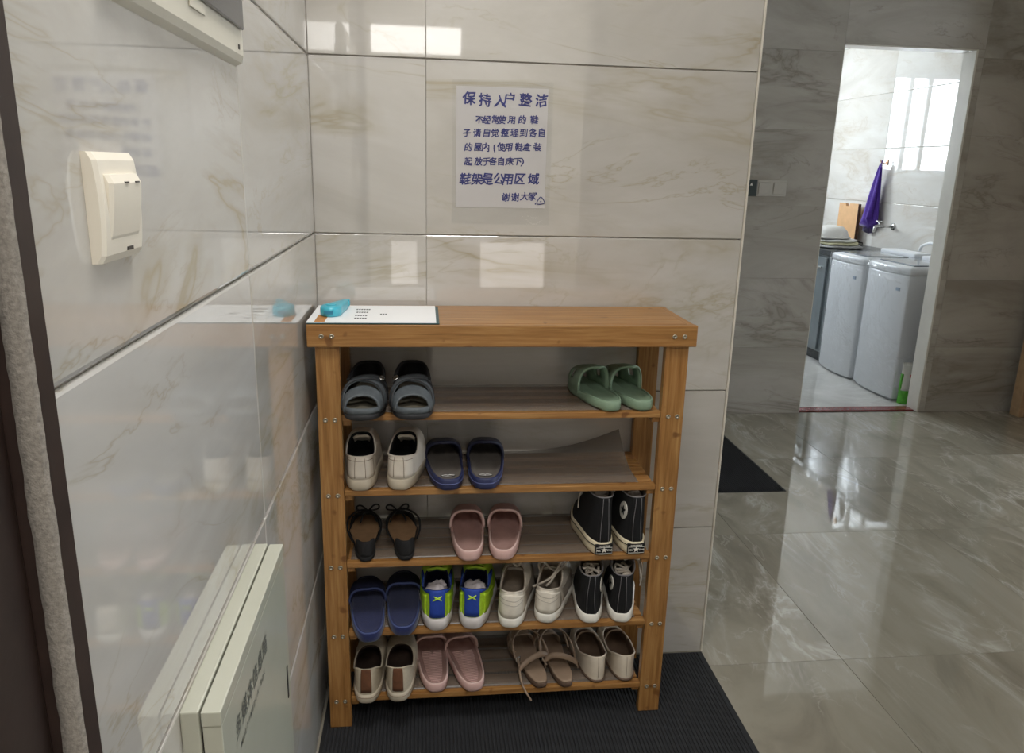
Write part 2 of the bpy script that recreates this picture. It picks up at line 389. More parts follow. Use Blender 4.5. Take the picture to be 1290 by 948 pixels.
# ------------------------------------------------------------------ shoe rack
SHZ = [0.822, 0.640, 0.458, 0.274, 0.092]       # top of each shelf
RX0, RX1, RY0, RY1, RTOP = 0.009, 0.875, -0.262, -0.004, 1.028
rack = thing('shoe_rack', 'honey coloured bamboo shoe rack with five slatted shelves against the back wall', 'shoe rack', (0.44, -0.13, 0.006))
def rk(name, lo, hi, m, parent=None, bev=0.002):
    lo = (lo[0]-0.44, lo[1]+0.13, lo[2]-0.006); hi = (hi[0]-0.44, hi[1]+0.13, hi[2]-0.006)
    o = obox(name, lo, hi, m, rack if parent is None else parent, bev)
    return o
def bolt(x, z, y, parent):
    # a round zinc cap with a recessed centre, facing the viewer (-y)
    c = Vector((x-0.44, y+0.13, z-0.006)) - Vector(parent.location)
    o = lathe('bolt', [(0.0055, 0.0), (0.0055, -0.0012), (0.0042, -0.0020), (0.0024, -0.0016), (0.0022, -0.0008)], STEEL, parent, 12, 'y')
    o.location = c
posts = []
for (x0, x1) in ((0.024, 0.076), (0.808, 0.862)):
    p = rk('post', (x0, -0.250, 0.006), (x1, -0.228, 0.979), BZ); posts.append((p, x0, x1))
    rk('post', (x0, -0.030, 0.006), (x1, -0.008, 0.979), BZ)
for p, x0, x1 in posts:
    for z in SHZ:
        for fx in (0.32, 0.72): bolt(x0+(x1-x0)*fx, z-0.012, -0.250, p)
ap = rk('apron', (RX0, -0.262, 0.979), (RX1, -0.242, RTOP), BX, None, 0.0025)
for x in (0.040, 0.062, 0.822, 0.845): bolt(x, 1.003, -0.262, ap)
rk('apron', (RX0, -0.026, 0.979), (RX1, -0.006, RTOP-0.001), BX, None, 0.0025)
for x0 in (RX0+0.002, RX1-0.020): rk('apron', (x0, -0.242, 0.980), (x0+0.018, -0.026, RTOP-0.001), BY, None, 0.002)
for k in range(4):
    y0 = -0.2415 + k*0.054
    rk('top_board', (RX0+0.0205, y0, 1.010), (RX1-0.0205, y0+0.0535, RTOP), BX, None, 0.0012)
for z in SHZ:
    for x0 in (0.0765, 0.7895): rk('end_rail', (x0, -0.2415, z-0.028), (x0+0.018, -0.0165, z-0.009), BY)
    rk('front_rail', (0.0765, -0.2500, z-0.0145), (0.8075, -0.2300, z), BX, None, 0.002)
    for k in range(4):
        y0 = -0.2215 + k*0.054
        rk('slat', (0.0775, y0, z-0.0090), (0.8065, y0+0.036, z-0.0005), BX, None, 0.0025)

# plastic sheets lying on the shelves
SHEET = film('smoky_plastic_sheet', (142,132,122), 0.42, 0.25)
sheet_txt = ['top', 'second', 'middle', 'fourth', 'bottom']
for q, z in enumerate(SHZ):
    V, Fc, nx, ny = [], [], 30, 10
    for i in range(nx+1):
        for j in range(ny+1):
            x = 0.085 + (0.70 if q != 1 else 0.685)*i/nx; y = -0.236 + 0.222*j/ny
            zz = z + 0.0010 + 0.0004*math.sin(i*0.9+q)*math.sin(j*0.8)
            if q == 1:
                c = max(0, (i/nx-0.62)/0.38)**2 * max(0, (j/ny-0.35)/0.65)**1.5
                zz += 0.062*c; y -= 0.010*c
            V.append((x-0.44, y+0.13, zz-z)); 
    for i in range(nx):
        for j in range(ny):
            a = i*(ny+1)+j; Fc.append((a, a+1, a+ny+2, a+ny+1))
    o = mesh('plastic_sheet', V, Fc, SHEET); o.location = (0.44, -0.13, z); solid(o, 0.0006, 1.0)
    tag(o, 'smoky plastic sheet over the slats of the %s shelf%s' % (sheet_txt[q], ', back corner curling up' if q == 1 else ''), 'plastic sheet', 'plastic sheets on the shelves')

# ------------------------------------------------------------------ shoe building blocks
FOOT = [(0,.82),(.15,.84),(.35,.80),(.5,.86),(.68,1),(.85,.98),(1,.92)]
SLIDE = [(0,.86),(.2,.88),(.4,.87),(.55,.92),(.72,1),(.88,1),(1,.98)]
def interp(tab, t):
    for (a, u), (b, v) in zip(tab, tab[1:]):
        if t <= b:
            k = (t-a)/(b-a); k = k*k*(3-2*k); return u+(v-u)*k
    return tab[-1][1]
class Last:
    """foot outline: heel at the origin, toe along +y; side +1 = right foot, -1 = left foot"""
    def __init__(s, L, W, side, foot=FOOT, p=0.64, bend=0.07, n=48):
        s.L, s.W, s.side, s.foot, s.p, s.bend, s.n = L, W, side, foot, p, bend, n
    def c(s, t): return -s.side*s.W*s.bend*max(0, (t-0.35)/0.65)**1.6
    def hw(s, t):
        t = min(max(t, 0), 1); return s.W/2*interp(s.foot, t)*(2*math.sqrt(max(0, t*(1-t))))**s.p
    def ring(s, inset=0.0, zf=None, spring=0.0):
        out = []
        for i in range(s.n):
            th = 2*PI*i/s.n; t = (1-math.cos(th))/2; sn = math.sin(th)
            sg = (1 if sn >= 0 else -1)
            x = sg*abs(sn)**s.p*s.W/2*interp(s.foot, t)*(1-2*inset/s.W) + s.c(t)
            y = inset + (s.L-2*inset)*t
            out.append(Vector((x, y, (zf(t) if callable(zf) else zf) + spring*max(0, (t-0.68)/0.32)**2)))
        return out
def sole(L, parent, m, h0, h1, prof=((.006,0),(.001,.12),(0,.4),(0,.85),(.003,1)), spring=0.006, name='sole', dish=None):
    th = lambda t: h0+(h1-h0)*(t*t*(3-2*t))
    rings = [L.ring(i, (lambda t, f=f: th(t)*f), spring) for i, f in prof]
    return loft(name, rings, m, parent)
def footbed(L, parent, m, h0, h1, inset=0.006, drop=0.004, spring=0.006, name='footbed', rise=0.0):
    th = lambda t: h0+(h1-h0)*(t*t*(3-2*t))
    rings = [L.ring(inset-0.001, lambda t: th(t)-drop-0.004, spring), L.ring(inset, lambda t: th(t)+rise, spring), L.ring(inset+0.006, lambda t: th(t)-drop*0.6+rise, spring), L.ring(inset+0.014, lambda t: th(t)-drop+rise, spring), L.ring(inset+0.025, lambda t: th(t)-drop+rise, spring)]
    return loft(name, rings, m, parent)
class Upper:
    """surface from the sole edge up and in to the opening"""
    def __init__(s, last, zb, spring, y0, y1, wo, hh, hs, ht, inset=0.003, pa=1.0, pb=0.8, po=0.75, cx=0.0, skew=0.4):
        s.l, s.zb, s.sp, s.y0, s.y1, s.wo, s.hh, s.hs, s.ht, s.inset, s.pa, s.pb, s.po, s.cx, s.skew = last, zb, spring, y0, y1, wo, hh, hs, ht, inset, pa, pb, po, cx, skew
    def base(s, th):
        l = s.l; t = (1-math.cos(th))/2; sn = math.sin(th); sg = 1 if sn >= 0 else -1
        x = sg*abs(sn)**l.p*l.W/2*interp(l.foot, t)*(1-2*s.inset/l.W)+l.c(t)
        return Vector((x, s.inset+(l.L-2*s.inset)*t, (s.zb(t) if callable(s.zb) else s.zb)+s.sp*max(0, (t-0.68)/0.32)**2))
    def rim(s, th):
        t = (1-math.cos(th))/2; sn = math.sin(th); sg = 1 if sn >= 0 else -1
        y = s.y0+(s.y1-s.y0)*t; x = sg*abs(sn)**s.po*s.wo/2 + s.l.c(y/s.l.L)*0.7 + s.cx*t
        z = interp([(0, s.hh), (s.skew, s.hs), (1, s.ht)], t)
        return Vector((x, y, z))
    def P(s, th, v):
        b, r_ = s.base(th), s.rim(th)
        a = v*PI/2; mx = 1-math.cos(a)**s.pa; mz = math.sin(a)**s.pb
        return Vector((b.x+(r_.x-b.x)*mx, b.y+(r_.y-b.y)*mx, b.z+(r_.z-b.z)*mz))
    def nrm(s, th, v):
        e = 0.02; v0 = min(max(v, 0.03), 0.97)
        n = (s.P(th+e, v0)-s.P(th-e, v0)).cross(s.P(th, v0+e)-s.P(th, v0-e))
        n.normalize()
        ctr = Vector((0, s.l.L*0.45, 0)); 
        if n.dot(s.P(th, v0)-ctr) < 0: n = -n
        return n
    def body(s, parent, m, name='upper', nv=10):
        n = s.l.n
        rings = [[s.P(2*PI*i/n, k/nv) for i in range(n)] for k in range(nv+1)]
        return loft(name, rings, m, parent, False, False)
    def lining(s, parent, m, zin, name='lining', inset=0.004, d=0.5):
        n = s.l.n; rings = []
        cx = Vector((0, (s.y0+s.y1)/2, 0))
        for k, (f, zf) in enumerate(((0.0, 0.0), (0.6, -0.0015), (1.0, 0.004), (1.05, 0.3), (1.0, 0.7), (0.75, 1.0))):
            rr = []
            for i in range(n):
                th = 2*PI*i/n; r_ = s.rim(th); b = s.base(th)
                dirv = Vector((cx.x-r_.x, cx.y-r_.y, 0)); dirv.normalize()
                if k <= 2: p = r_ + dirv*inset*f + Vector((0,0,0.0015*math.sin(f*PI)-0.003*max(0, f-0.6)))
                else:
                    q = Vector((b.x*0.90, min(b.y*0.94+0.006, s.y1+(b.y-s.y1)*d if b.y > s.y1 else b.y), 0))
                    w_ = min(1, zf*0.9)
                    p = Vector((r_.x+dirv.x*inset, r_.y+dirv.y*inset, 0)).lerp(Vector((q.x, q.y, 0)), w_*0.8)
                    p.z = r_.z+(zin-r_.z)*zf
                rr.append(p)
            rings.append(rr)
        return loft(name, rings, m, parent, False, True)
    def patch(s, name, parent, m, f, nu=12, nv=8, off=0.0016, smooth=True):
        """f(a,b) -> (theta, v); raised panel following the upper"""
        V, Fc = [], []
        for i in range(nu+3):
            for j in range(nv+3):
                a = min(max((i-1)/nu, 0), 1); b = min(max((j-1)/nv, 0), 1)
                th, v = f(a, b); edge = i in (0, nu+2) or j in (0, nv+2)
                V.append(s.P(th, v)+s.nrm(th, v)*(-0.001 if edge else off))
        for i in range(nu+2):
            for j in range(nv+2):
                k = i*(nv+3)+j; Fc.append((k, k+1, k+nv+4, k+nv+3))
        return mesh(name, V, Fc, m, parent, smooth)
    def curve(s, name, parent, m, pts, r, off=0.001):
        return tube(name, [s.P(th, v)+s.nrm(th, v)*off for th, v in pts], r, m, parent, 5)
    def piping(s, parent, m, r=0.0022, name='collar_piping'):
        n = s.l.n; return tube(name, [s.rim(2*PI*i/n) for i in range(n)], r, m, parent, 6, True)
def strap(L, parent, m, t0, t1, h, zb, grow=0.002, thick=0.004, name='strap', nphi=24, nt=8, skip=None, pw=0.75, hf=None, edge=None):
    """arched band over the foot; t0, t1 may depend on phi"""
    V, Fc = [], []
    for j in range(nt+1):
        for i in range(nphi+1):
            ph = PI*i/nphi; a = t0(ph) if callable(t0) else t0; b = t1(ph) if callable(t1) else t1
            t = a+(b-a)*j/nt; hwid = L.hw(t)+grow; cs = math.cos(ph)
            x = L.c(t)+hwid*(1 if cs >= 0 else -1)*abs(cs)**0.8
            z0 = zb(t) if callable(zb) else zb
            hh = h*(hf(j/nt) if hf else 1.0)
            V.append((x, L.L*t, z0+hh*math.sin(ph)**pw))
    for j in range(nt):
        for i in range(nphi):
            if skip and skip((i+.5)/nphi, (j+.5)/nt): continue
            a = j*(nphi+1)+i; Fc.append((a, a+1, a+nphi+2, a+nphi+1))
    o = mesh(name, V, Fc, m, parent); solid(o, thick, -1.0)
    if edge:
        for j in (0, nt): tube('band_edge', [V[j*(nphi+1)+i] for i in range(nphi+1)], 0.0016, edge, o, 5)
    return o
SHOES = {}
def shoe(name, label, group, x, y, shelf, rot, dz=0.0):
    z = SHZ[shelf] + 0.0022 + dz
    return thing(name, label, 'shoe', (x, y, z), R(rot), group)

# ---- materials for shoes
M_sgrey = mat('sandal_blue_grey', (82,88,92), 0.6, 0.15, 90, 0.25); M_sdark = mat('sandal_dark_rubber', (40,40,42), 0.7, 0.2)
M_sfoot = mat('sandal_insole', (98,92,78), 0.8, 0.15); M_sblk = mat('sandal_black_lining', (24,24,26), 0.85)
M_green = mat('sage_rubber', (128,150,126), 0.55, 0.05, 40, 0.05); M_chrome = mat('nickel', (190,190,188), 0.25, 0.05, metal=0.9)
M_white = mat('white_leather', (222,212,198), 0.5, 0.06, 40, 0.12, 200); M_wsole = mat('worn_white_rubber', (190,178,158), 0.6, 0.12, 30)
M_black = mat('black_lining', (16,17,20), 0.85); M_seam = mat('seam_thread', (140,122,104), 0.8)
M_navy = mat('navy_rubber', (40,46,84), 0.5, 0.08); M_navyd = mat('navy_strap', (30,33,56), 0.55, 0.1); M_foot = mat('grey_footbed', (98,92,86), 0.75, 0.1, 50, 0.15)
M_navyl = mat('navy_line', (96,104,150), 0.5); M_print = mat('pale_print', (206,204,200), 0.6)
M_bsuede = mat('black_suede', (20,19,20), 0.9, 0.2, 80, 0.2); M_tan = mat('tan_insole', (164,130,96), 0.6, 0.12, 40)
M_pink = mat('dusty_pink_rubber', (206,170,163), 0.8, 0.05, 40, spec=0.25); M_pinkf = mat('dusty_pink_footbed', (164,130,122), 0.7, 0.06, 60, 0.12)
M_pinkl = mat('pale_pink_rim', (226,196,188), 0.5, 0.04)
M_canvas = mat('black_canvas', (12,12,14), 0.95, 0.2, 200, 0.2, 700); M_cream = mat('cream_rubber', (222,210,180), 0.5, 0.06, 30)
M_thread = mat('grey_thread', (120,118,120), 0.8); M_lace = mat('off_white_lace', (206,196,182), 0.85, 0.08, 200)
M_lin = mat('grey_canvas_lining', (128,118,108), 0.9, 0.15, 60, 0.15); M_wrub = mat('white_rubber', (230,226,216), 0.5, 0.05, 30)
M_blue = mat('deep_blue_terry', (17,29,78), 0.95, 0.25, 260, 0.6, 500, sheen=0.3); M_blued = mat('deep_blue_strap', (22,28,62), 0.9, 0.2, 200, 0.4)
M_bluel = mat('blue_piping', (72,84,130), 0.8)
M_neon = mat('neon_green_mesh', (176,214,44), 0.6, 0.12, 160, 0.25, 600); M_royal = mat('royal_blue_mesh', (32,66,160), 0.65, 0.12, 120, 0.2, 500)
M_neonl = mat('neon_green_lace', (190,226,70), 0.7); M_roydark = mat('dark_blue_lining', (22,30,66), 0.85); M_tissue = mat('grey_tissue_paper', (196,188,190), 0.9, 0.08, 60)
M_gsole = mat('pale_grey_sole', (206,200,198), 0.55, 0.06, 30); M_olive = mat('olive_green_mesh', (110,140,30), 0.7, 0.15, 160, 0.2, 600)
M_offw = mat('off_white_knit', (224,216,202), 0.75, 0.07, 60, 0.2, 400); M_offin = mat('taupe_lining', (140,126,110), 0.9, 0.1, 80)
M_greyw = mat('grey_white_mesh', (172,162,150), 0.8, 0.1, 120, 0.2, 500)
M_beige = mat('beige_canvas', (190,178,156), 0.85, 0.08, 120, 0.2, 500); M_brown = mat('brown_suede', (104,66,42), 0.85, 0.15, 80); M_dkbr = mat('dark_brown_lining', (52,36,26), 0.9, 0.2, 50)
M_taupe = mat('taupe_leather', (150,128,108), 0.55, 0.08, 50); M_taupd = mat('brown_insole', (92,72,58), 0.7, 0.1, 40)
M_bone = mat('bone_patent', (214,202,184), 0.3, 0.05, 40); M_bonin = mat('brown_flat_lining', (104,84,68), 0.8, 0.1, 50)

def star(cx, cz, r, rot=0.0):
    return [(cx+(r if k % 2 == 0 else r*0.40)*math.sin(rot+PI*k/5), cz+(r if k % 2 == 0 else r*0.40)*math.cos(rot+PI*k/5)) for k in range(10)]

# ---- generic slide
def slide(label, group, name, x, y, sh, rot, side, L, W, h0, h1, m, mf, ms, t0, t1, hs, rim=None, ribs=False, pr=None, thick=0.004, line=None, hf=None, drop=0.004, pw=0.75, skip=None, grow=0.0):
    t = shoe(name, label, group, x, y, sh, rot); l = Last(L, W, side, SLIDE, 0.64, 0.05)
    s = sole(l, t, m, h0, h1, ((.008,0),(.002,.10),(0,.3),(0,.92),(.0015,1),(.005,1),(.0065,.85),(.008,.25)), 0.008)
    fb = footbed(l, t, mf, h0, h1, 0.0065, drop, 0.008)
    z0 = lambda q: (h0+(h1-h0)*q)*0.72
    st = strap(l, t, ms, t0, t1, hs, z0, grow, thick, skip=skip, hf=hf, pw=pw)
    if rim:
        n = 25; e = []
        for i in range(n):
            ph = PI*i/(n-1); q = t0(ph) if callable(t0) else t0; cs = math.cos(ph); hwid = l.hw(q)+grow
            e.append((l.c(q)+hwid*(1 if cs >= 0 else -1)*abs(cs)**0.8, L*q, z0(q)+hs*(hf(0) if hf else 1)*math.sin(ph)**pw))
        tube('strap_edge', e, 0.0026, rim, st, 6)
        e2 = [p for p in l.ring(0.0035, lambda q: h0+(h1-h0)*(q*q*(3-2*q))+0.0005, 0.008) if p.y < L*0.5]
        e2 = sorted([p for p in e2 if p.x > l.c(p.y/L)], key=lambda p: -p.y)+sorted([p for p in e2 if p.x <= l.c(p.y/L)], key=lambda p: p.y)
        tube('rim_edge', e2, 0.0022, rim, s, 6)
    if line:
        tube('side_line', l.ring(-0.0002, lambda q: (h0+(h1-h0)*q)*0.6, 0.008), 0.0011, line, s, 5, True)
    if ribs:
        k = 0
        yy = 0.016
        while yy < L*0.62:
            q = yy/L; hwid = max(0.004, l.hw(q)-0.016)
            zz = h0+(h1-h0)*(q*q*(3-2*q))-drop+0.0014
            tube('rib', [(l.c(q)-hwid, yy, zz), (l.c(q)+hwid, yy, zz)], 0.0017, m, fb, 6)
            yy += 0.0070
    if pr: pr(t, fb, l, h0, drop)
    return t

# shelf 1 -- blue-grey sandals, toes outwards
def cross_sandal(label, x, y, rot, side):
    t = shoe('cross_strap_sandal', label, 'blue-grey cross-strap sandals', x, y, 0, rot); l = Last(0.262, 0.099, side, SLIDE, 0.55, 0.04)
    sole(l, t, M_sdark, 0.017, 0.014, ((.006,0),(.001,.2),(0,.6),(.001,1)), 0.004, 'outsole')
    rings = [l.ring(i, lambda q, f=f: f, 0.004) for i, f in ((.001,.0145),(-.0005,.019),(-.0005,.026),(.003,.0285),(.006,.026),(.007,.020))]
    loft('midsole', rings, M_sgrey, t, True, True)
    footbed(l, t, M_sfoot, 0.027, 0.024, 0.0065, 0.004, 0.004, rise=0.001)
    u = Upper(l, 0.025, 0.0, 0.010, 0.30, 0.080, 0.074, 0.066, 0.05, 0.004, 0.8, 0.9, 0.6)
    # heel cup: only the rear half of the surface
    V, Fc, nu, nv = [], [], 26, 7
    for i in range(nu+1):
        th = -1.50+3.0*i/nu
        for j in range(nv+1):
            p = u.P(th, j/nv); V.append(p)
    for i in range(nu):
        for j in range(nv):
            k = i*(nv+1)+j; Fc.append((k, k+1, k+nv+2, k+nv+1))
    hc = mesh('heel_cup', V, Fc, M_sblk, t); solid(hc, 0.005)
    tube('collar_edge', [u.rim(-1.5+3.0*i/nu) for i in range(nu+1)], 0.0036, M_sgrey if False else M_sdark, hc, 6)
    zz = lambda q: 0.018
    a = strap(l, t, M_sgrey, lambda p: 0.42+0.30*(p/PI), lambda p: 0.56+0.28*(p/PI), 0.056, zz, 0.0025, 0.004, 'cross_band', edge=M_sdark)
    b = strap(l, t, M_sgrey, lambda p: 0.42+0.30*(1-p/PI), lambda p: 0.56+0.28*(1-p/PI), 0.060, zz, 0.004, 0.004, 'cross_band', edge=M_sdark)
    c = strap(l, t, M_sgrey, lambda p: 0.70+0.11*abs(math.cos(p)), lambda p: 0.86+0.06*abs(math.cos(p)), 0.040, zz, 0.003, 0.0045, 'toe_band', hf=lambda k: 1.14-0.26*k)
    bt = lathe('button', [(0.0075, 0.0), (0.0075, 0.002), (0.005, 0.003), (0.003, 0.0022)], M_chrome, t, 16, 'z')
    bt.location = (0.036*side, 0.262*0.60, 0.072); bt.rotation_euler = (R(-28), R(24*side), 0)
    bt['label'] = 'round metal button'
    return t
cross_sandal('blue-grey cross-strap sandal beside the left post of the top shelf', 0.128, -0.056, 180, -1)
cross_sandal('blue-grey cross-strap sandal on the top shelf, further from the left post', 0.231, -0.054, 180, 1)

# shelf 1 -- sage green slides with a side slot in the strap
def green_slide(label, x, y, rot, side):
    hole = lambda p, k: (0.08 < p < 0.26 or 0.74 < p < 0.92) and 0.37 < k < 0.64
    return slide(label, 'sage green slides', 'rubber_slide', x, y, 0, rot, side, 0.238, 0.088, 0.024, 0.018, M_green, M_green, M_green,
                 lambda p: 0.40+0.12*abs(math.cos(p)), lambda p: 0.94, 0.068, rim=M_green, thick=0.0045, hf=lambda k: 1.0-0.40*k*k, skip=hole, drop=0.006, pw=0.62)
green_slide('sage green rubber slide on the top shelf, left one of its pair', 0.694, -0.256, 12, -1)
green_slide('sage green rubber slide on the top shelf, next to the right post', 0.769, -0.253, 8, 1)

# shelf 2 -- white leather sneakers, heels outwards
def low_sneaker(label, group, name, x, y, sh, rot, side, L, W, hs, m, msole, mlin, pipe, hh=0.078, hside=0.068, ht=0.098, y1=0.125, wo=0.062, extra=None, dz=0.0, spring=0.010, sprof=((.005,0),(.001,.12),(0,.4),(0,.85),(.003,1)), pb=0.8, foot=FOOT, cx=0.0, skew=0.4, p=0.64):
    t = shoe(name, label, group, x, y, sh, rot, dz); l = Last(L, W, side, foot, p)
    s = sole(l, t, msole, hs, hs*0.8, sprof, spring)
    u = Upper(l, lambda q: hs*(1-0.2*q)-0.004, spring, 0.010, y1, wo, hh, hside, ht, 0.0035, 1.0, pb, 0.75, cx, skew)
    up = u.body(t, m); u.lining(t, mlin, hs+0.006)
    if pipe: u.piping(t, pipe)
    if extra: extra(t, u, l, s, up)
    return t
def white_heel(t, u, l, s, up):
    u.patch('heel_counter', t, M_white, lambda a, b: (-0.75+1.5*a, 0.02+0.80*b*(1-0.25*abs(2*a-1))), 14, 8, 0.0014)
    for th in (-0.16, 0.16): u.curve('seam', t, M_seam, [(th, 0.05+0.8*k/8) for k in range(9)], 0.0007, 0.0018)
    u.curve('seam', t, M_seam, [(-0.7+1.4*k/16, 0.60) for k in range(17)], 0.0007, 0.0018)
    # tongue
    V = []
    tg = [[(x_*0.021+u.l.c(.45), y_, z_) for x_ in (-1,-.6,0,.6,1)] for y_, z_ in ((0.112,0.098),(0.124,0.092),(0.142,0.080),(0.160,0.068))]
    for r_ in tg:
        for q in (0, 4): r_[q] = (r_[q][0], r_[q][1], r_[q][2]-0.006)
    Fc = [(i*5+j, i*5+j+1, i*5+j+6, i*5+j+5) for i in range(3) for j in range(4)]
    solid(mesh('tongue', [p for r_ in tg for p in r_], Fc, M_white, t), 0.006)
for lab, x, rot, sd in (('white leather sneaker on the second shelf, against the left post', 0.114, 2, -1), ('white leather sneaker on the second shelf, nearer the navy slides', 0.200, -8, 1)):
    low_sneaker(lab, 'white leather sneakers', 'leather_sneaker', x, -0.262, 1, rot, sd, 0.250, 0.098, 0.028, M_white, M_wsole, M_black, M_white, 0.080, 0.072, 0.100, 0.128, 0.066, white_heel)

# shelf 2 -- navy slides with a printed heel
def heel_print(t, fb, l, h0, drop):
    pts = [(0.011*math.cos(a)+0.004*math.cos(3*a), 0.034+0.0045*math.sin(2*a), h0-drop+0.0012) for a in [2*PI*k/28 for k in range(28)]]
    tube('heel_print', pts, 0.0009, M_print, fb, 5, True)
    tube('heel_print', [(0.016*math.cos(a), 0.034+0.006*math.sin(a), h0-drop+0.0012) for a in [2*PI*k/24 for k in range(24)]], 0.0008, M_black, fb, 5, True)
for lab, x, rot, sd in (('navy slide with grey footbed on the second shelf, next to the white sneaker', 0.316, 4, -1), ('navy slide with grey footbed on the second shelf, right one of its pair', 0.397, -5, 1)):
    slide(lab, 'navy slides', 'rubber_slide', x, -0.273, 1, rot, sd, 0.262, 0.097, 0.030, 0.020, M_navy, M_foot, M_navyd,
          lambda p: 0.50+0.10*abs(math.cos(p)), lambda p: 0.95, 0.056, pr=heel_print, line=M_navyl, thick=0.006, hf=lambda k: 1.0-0.25*k-0.45*k**4, drop=0.005, grow=0.002)

# shelf 3 -- black ankle-tie flats
def tie_flat(label, x, rot, sd):
    t = shoe('ankle_tie_flat', label, 'black ankle-tie flats', x, -0.254, 2, rot); l = Last(0.238, 0.083, sd, [(0,.64),(.15,.68),(.35,.62),(.5,.78),(.68,1),(.85,.95),(1,.8)], 0.62, 0.10)
    sole(l, t, M_bsuede, 0.012, 0.008, spring=0.004)
    footbed(l, t, M_tan, 0.014, 0.011, 0.003, 0.001, 0.004, rise=0.001)
    u = Upper(l, 0.008, 0.004, 0.012, 0.30, 0.054, 0.047, 0.034, 0.03, 0.002, 0.8, 0.9)
    def part(name, th0, th1, hf, nu=20, nv=6):
        V, Fc = [], []
        for i in range(nu+1):
            a = i/nu; th = th0+(th1-th0)*a
            for j in range(nv+1): V.append(u.P(th, hf(a)*j/nv))
        for i in range(nu):
            for j in range(nv):
                k = i*(nv+1)+j; Fc.append((k, k+1, k+nv+2, k+nv+1))
        o = mesh(name, V, Fc, M_bsuede, t); solid(o, 0.003); return o
    part('heel_cup', -0.95, 0.95, lambda a: 0.30+0.70*math.sin(PI*a)**0.5)
    # toe cap with curved throat
    v = Upper(l, 0.008, 0.004, 0.150, 0.195, 0.058, 0.036, 0.040, 0.034, 0.002, 1.0, 0.8)
    V, Fc, nu, nv = [], [], 22, 6
    for i in range(nu+1):
        th = PI-1.25+2.5*i/nu
        for j in range(nv+1): V.append(v.P(th, j/nv))
    for i in range(nu):
        for j in range(nv):
            k = i*(nv+1)+j; Fc.append((k, k+1, k+nv+2, k+nv+1))
    solid(mesh('toe_cap', V, Fc, M_bsuede, t), 0.003)
    hwm = 0.038
    lace = tube('ankle_lace', spline([(-0.030, 0.055, 0.030), (-0.040, 0.100, 0.036), (-0.038, 0.150, 0.042), (-0.014, 0.178, 0.050), (0.014, 0.178, 0.050), (0.038, 0.150, 0.042), (0.040, 0.100, 0.036), (0.030, 0.055, 0.030)], 40), 0.0026, M_bsuede, t)
    q = sd*-1
    for sx in (-1, 1):
        tube('bow_loop', spline([(0.004*sx-0.012*sd, 0.178, 0.051), (0.016*sx-0.012*sd, 0.174, 0.066), (0.027*sx-0.012*sd, 0.176, 0.064), (0.025*sx-0.012*sd, 0.178, 0.053)], 24, True), 0.0022, M_bsuede, lace)
        tube('bow_end', spline([(0.002*sx-0.012*sd, 0.176, 0.051), (0.014*sx-0.012*sd, 0.158, 0.044), (0.020*sx-0.012*sd, 0.140, 0.036)], 12), 0.0020, M_bsuede, lace)
tie_flat('black ankle-tie flat on the middle shelf, nearest the left post', 0.122, 6, -1)
tie_flat('black ankle-tie flat on the middle shelf, right one with the bow', 0.214, -2+6, 1)

# shelf 3 -- dusty pink slides
for lab, x, rot, sd in (('smooth dusty pink slide on the middle shelf, left one of its pair', 0.365, 0, -1), ('smooth dusty pink slide on the middle shelf, right one of its pair', 0.442, -8, 1)):
    slide(lab, 'smooth dusty pink slides', 'rubber_slide', x, -0.270, 2, rot, sd, 0.250, 0.091, 0.026, 0.020, M_pink, M_pinkf, M_pink,
          lambda p: 0.54+0.06*abs(math.cos(p)), lambda p: 0.995, 0.054, rim=M_pinkl, thick=0.0045, hf=lambda k: 1.0-0.25*k-0.45*k**4, drop=0.006, grow=0.001)

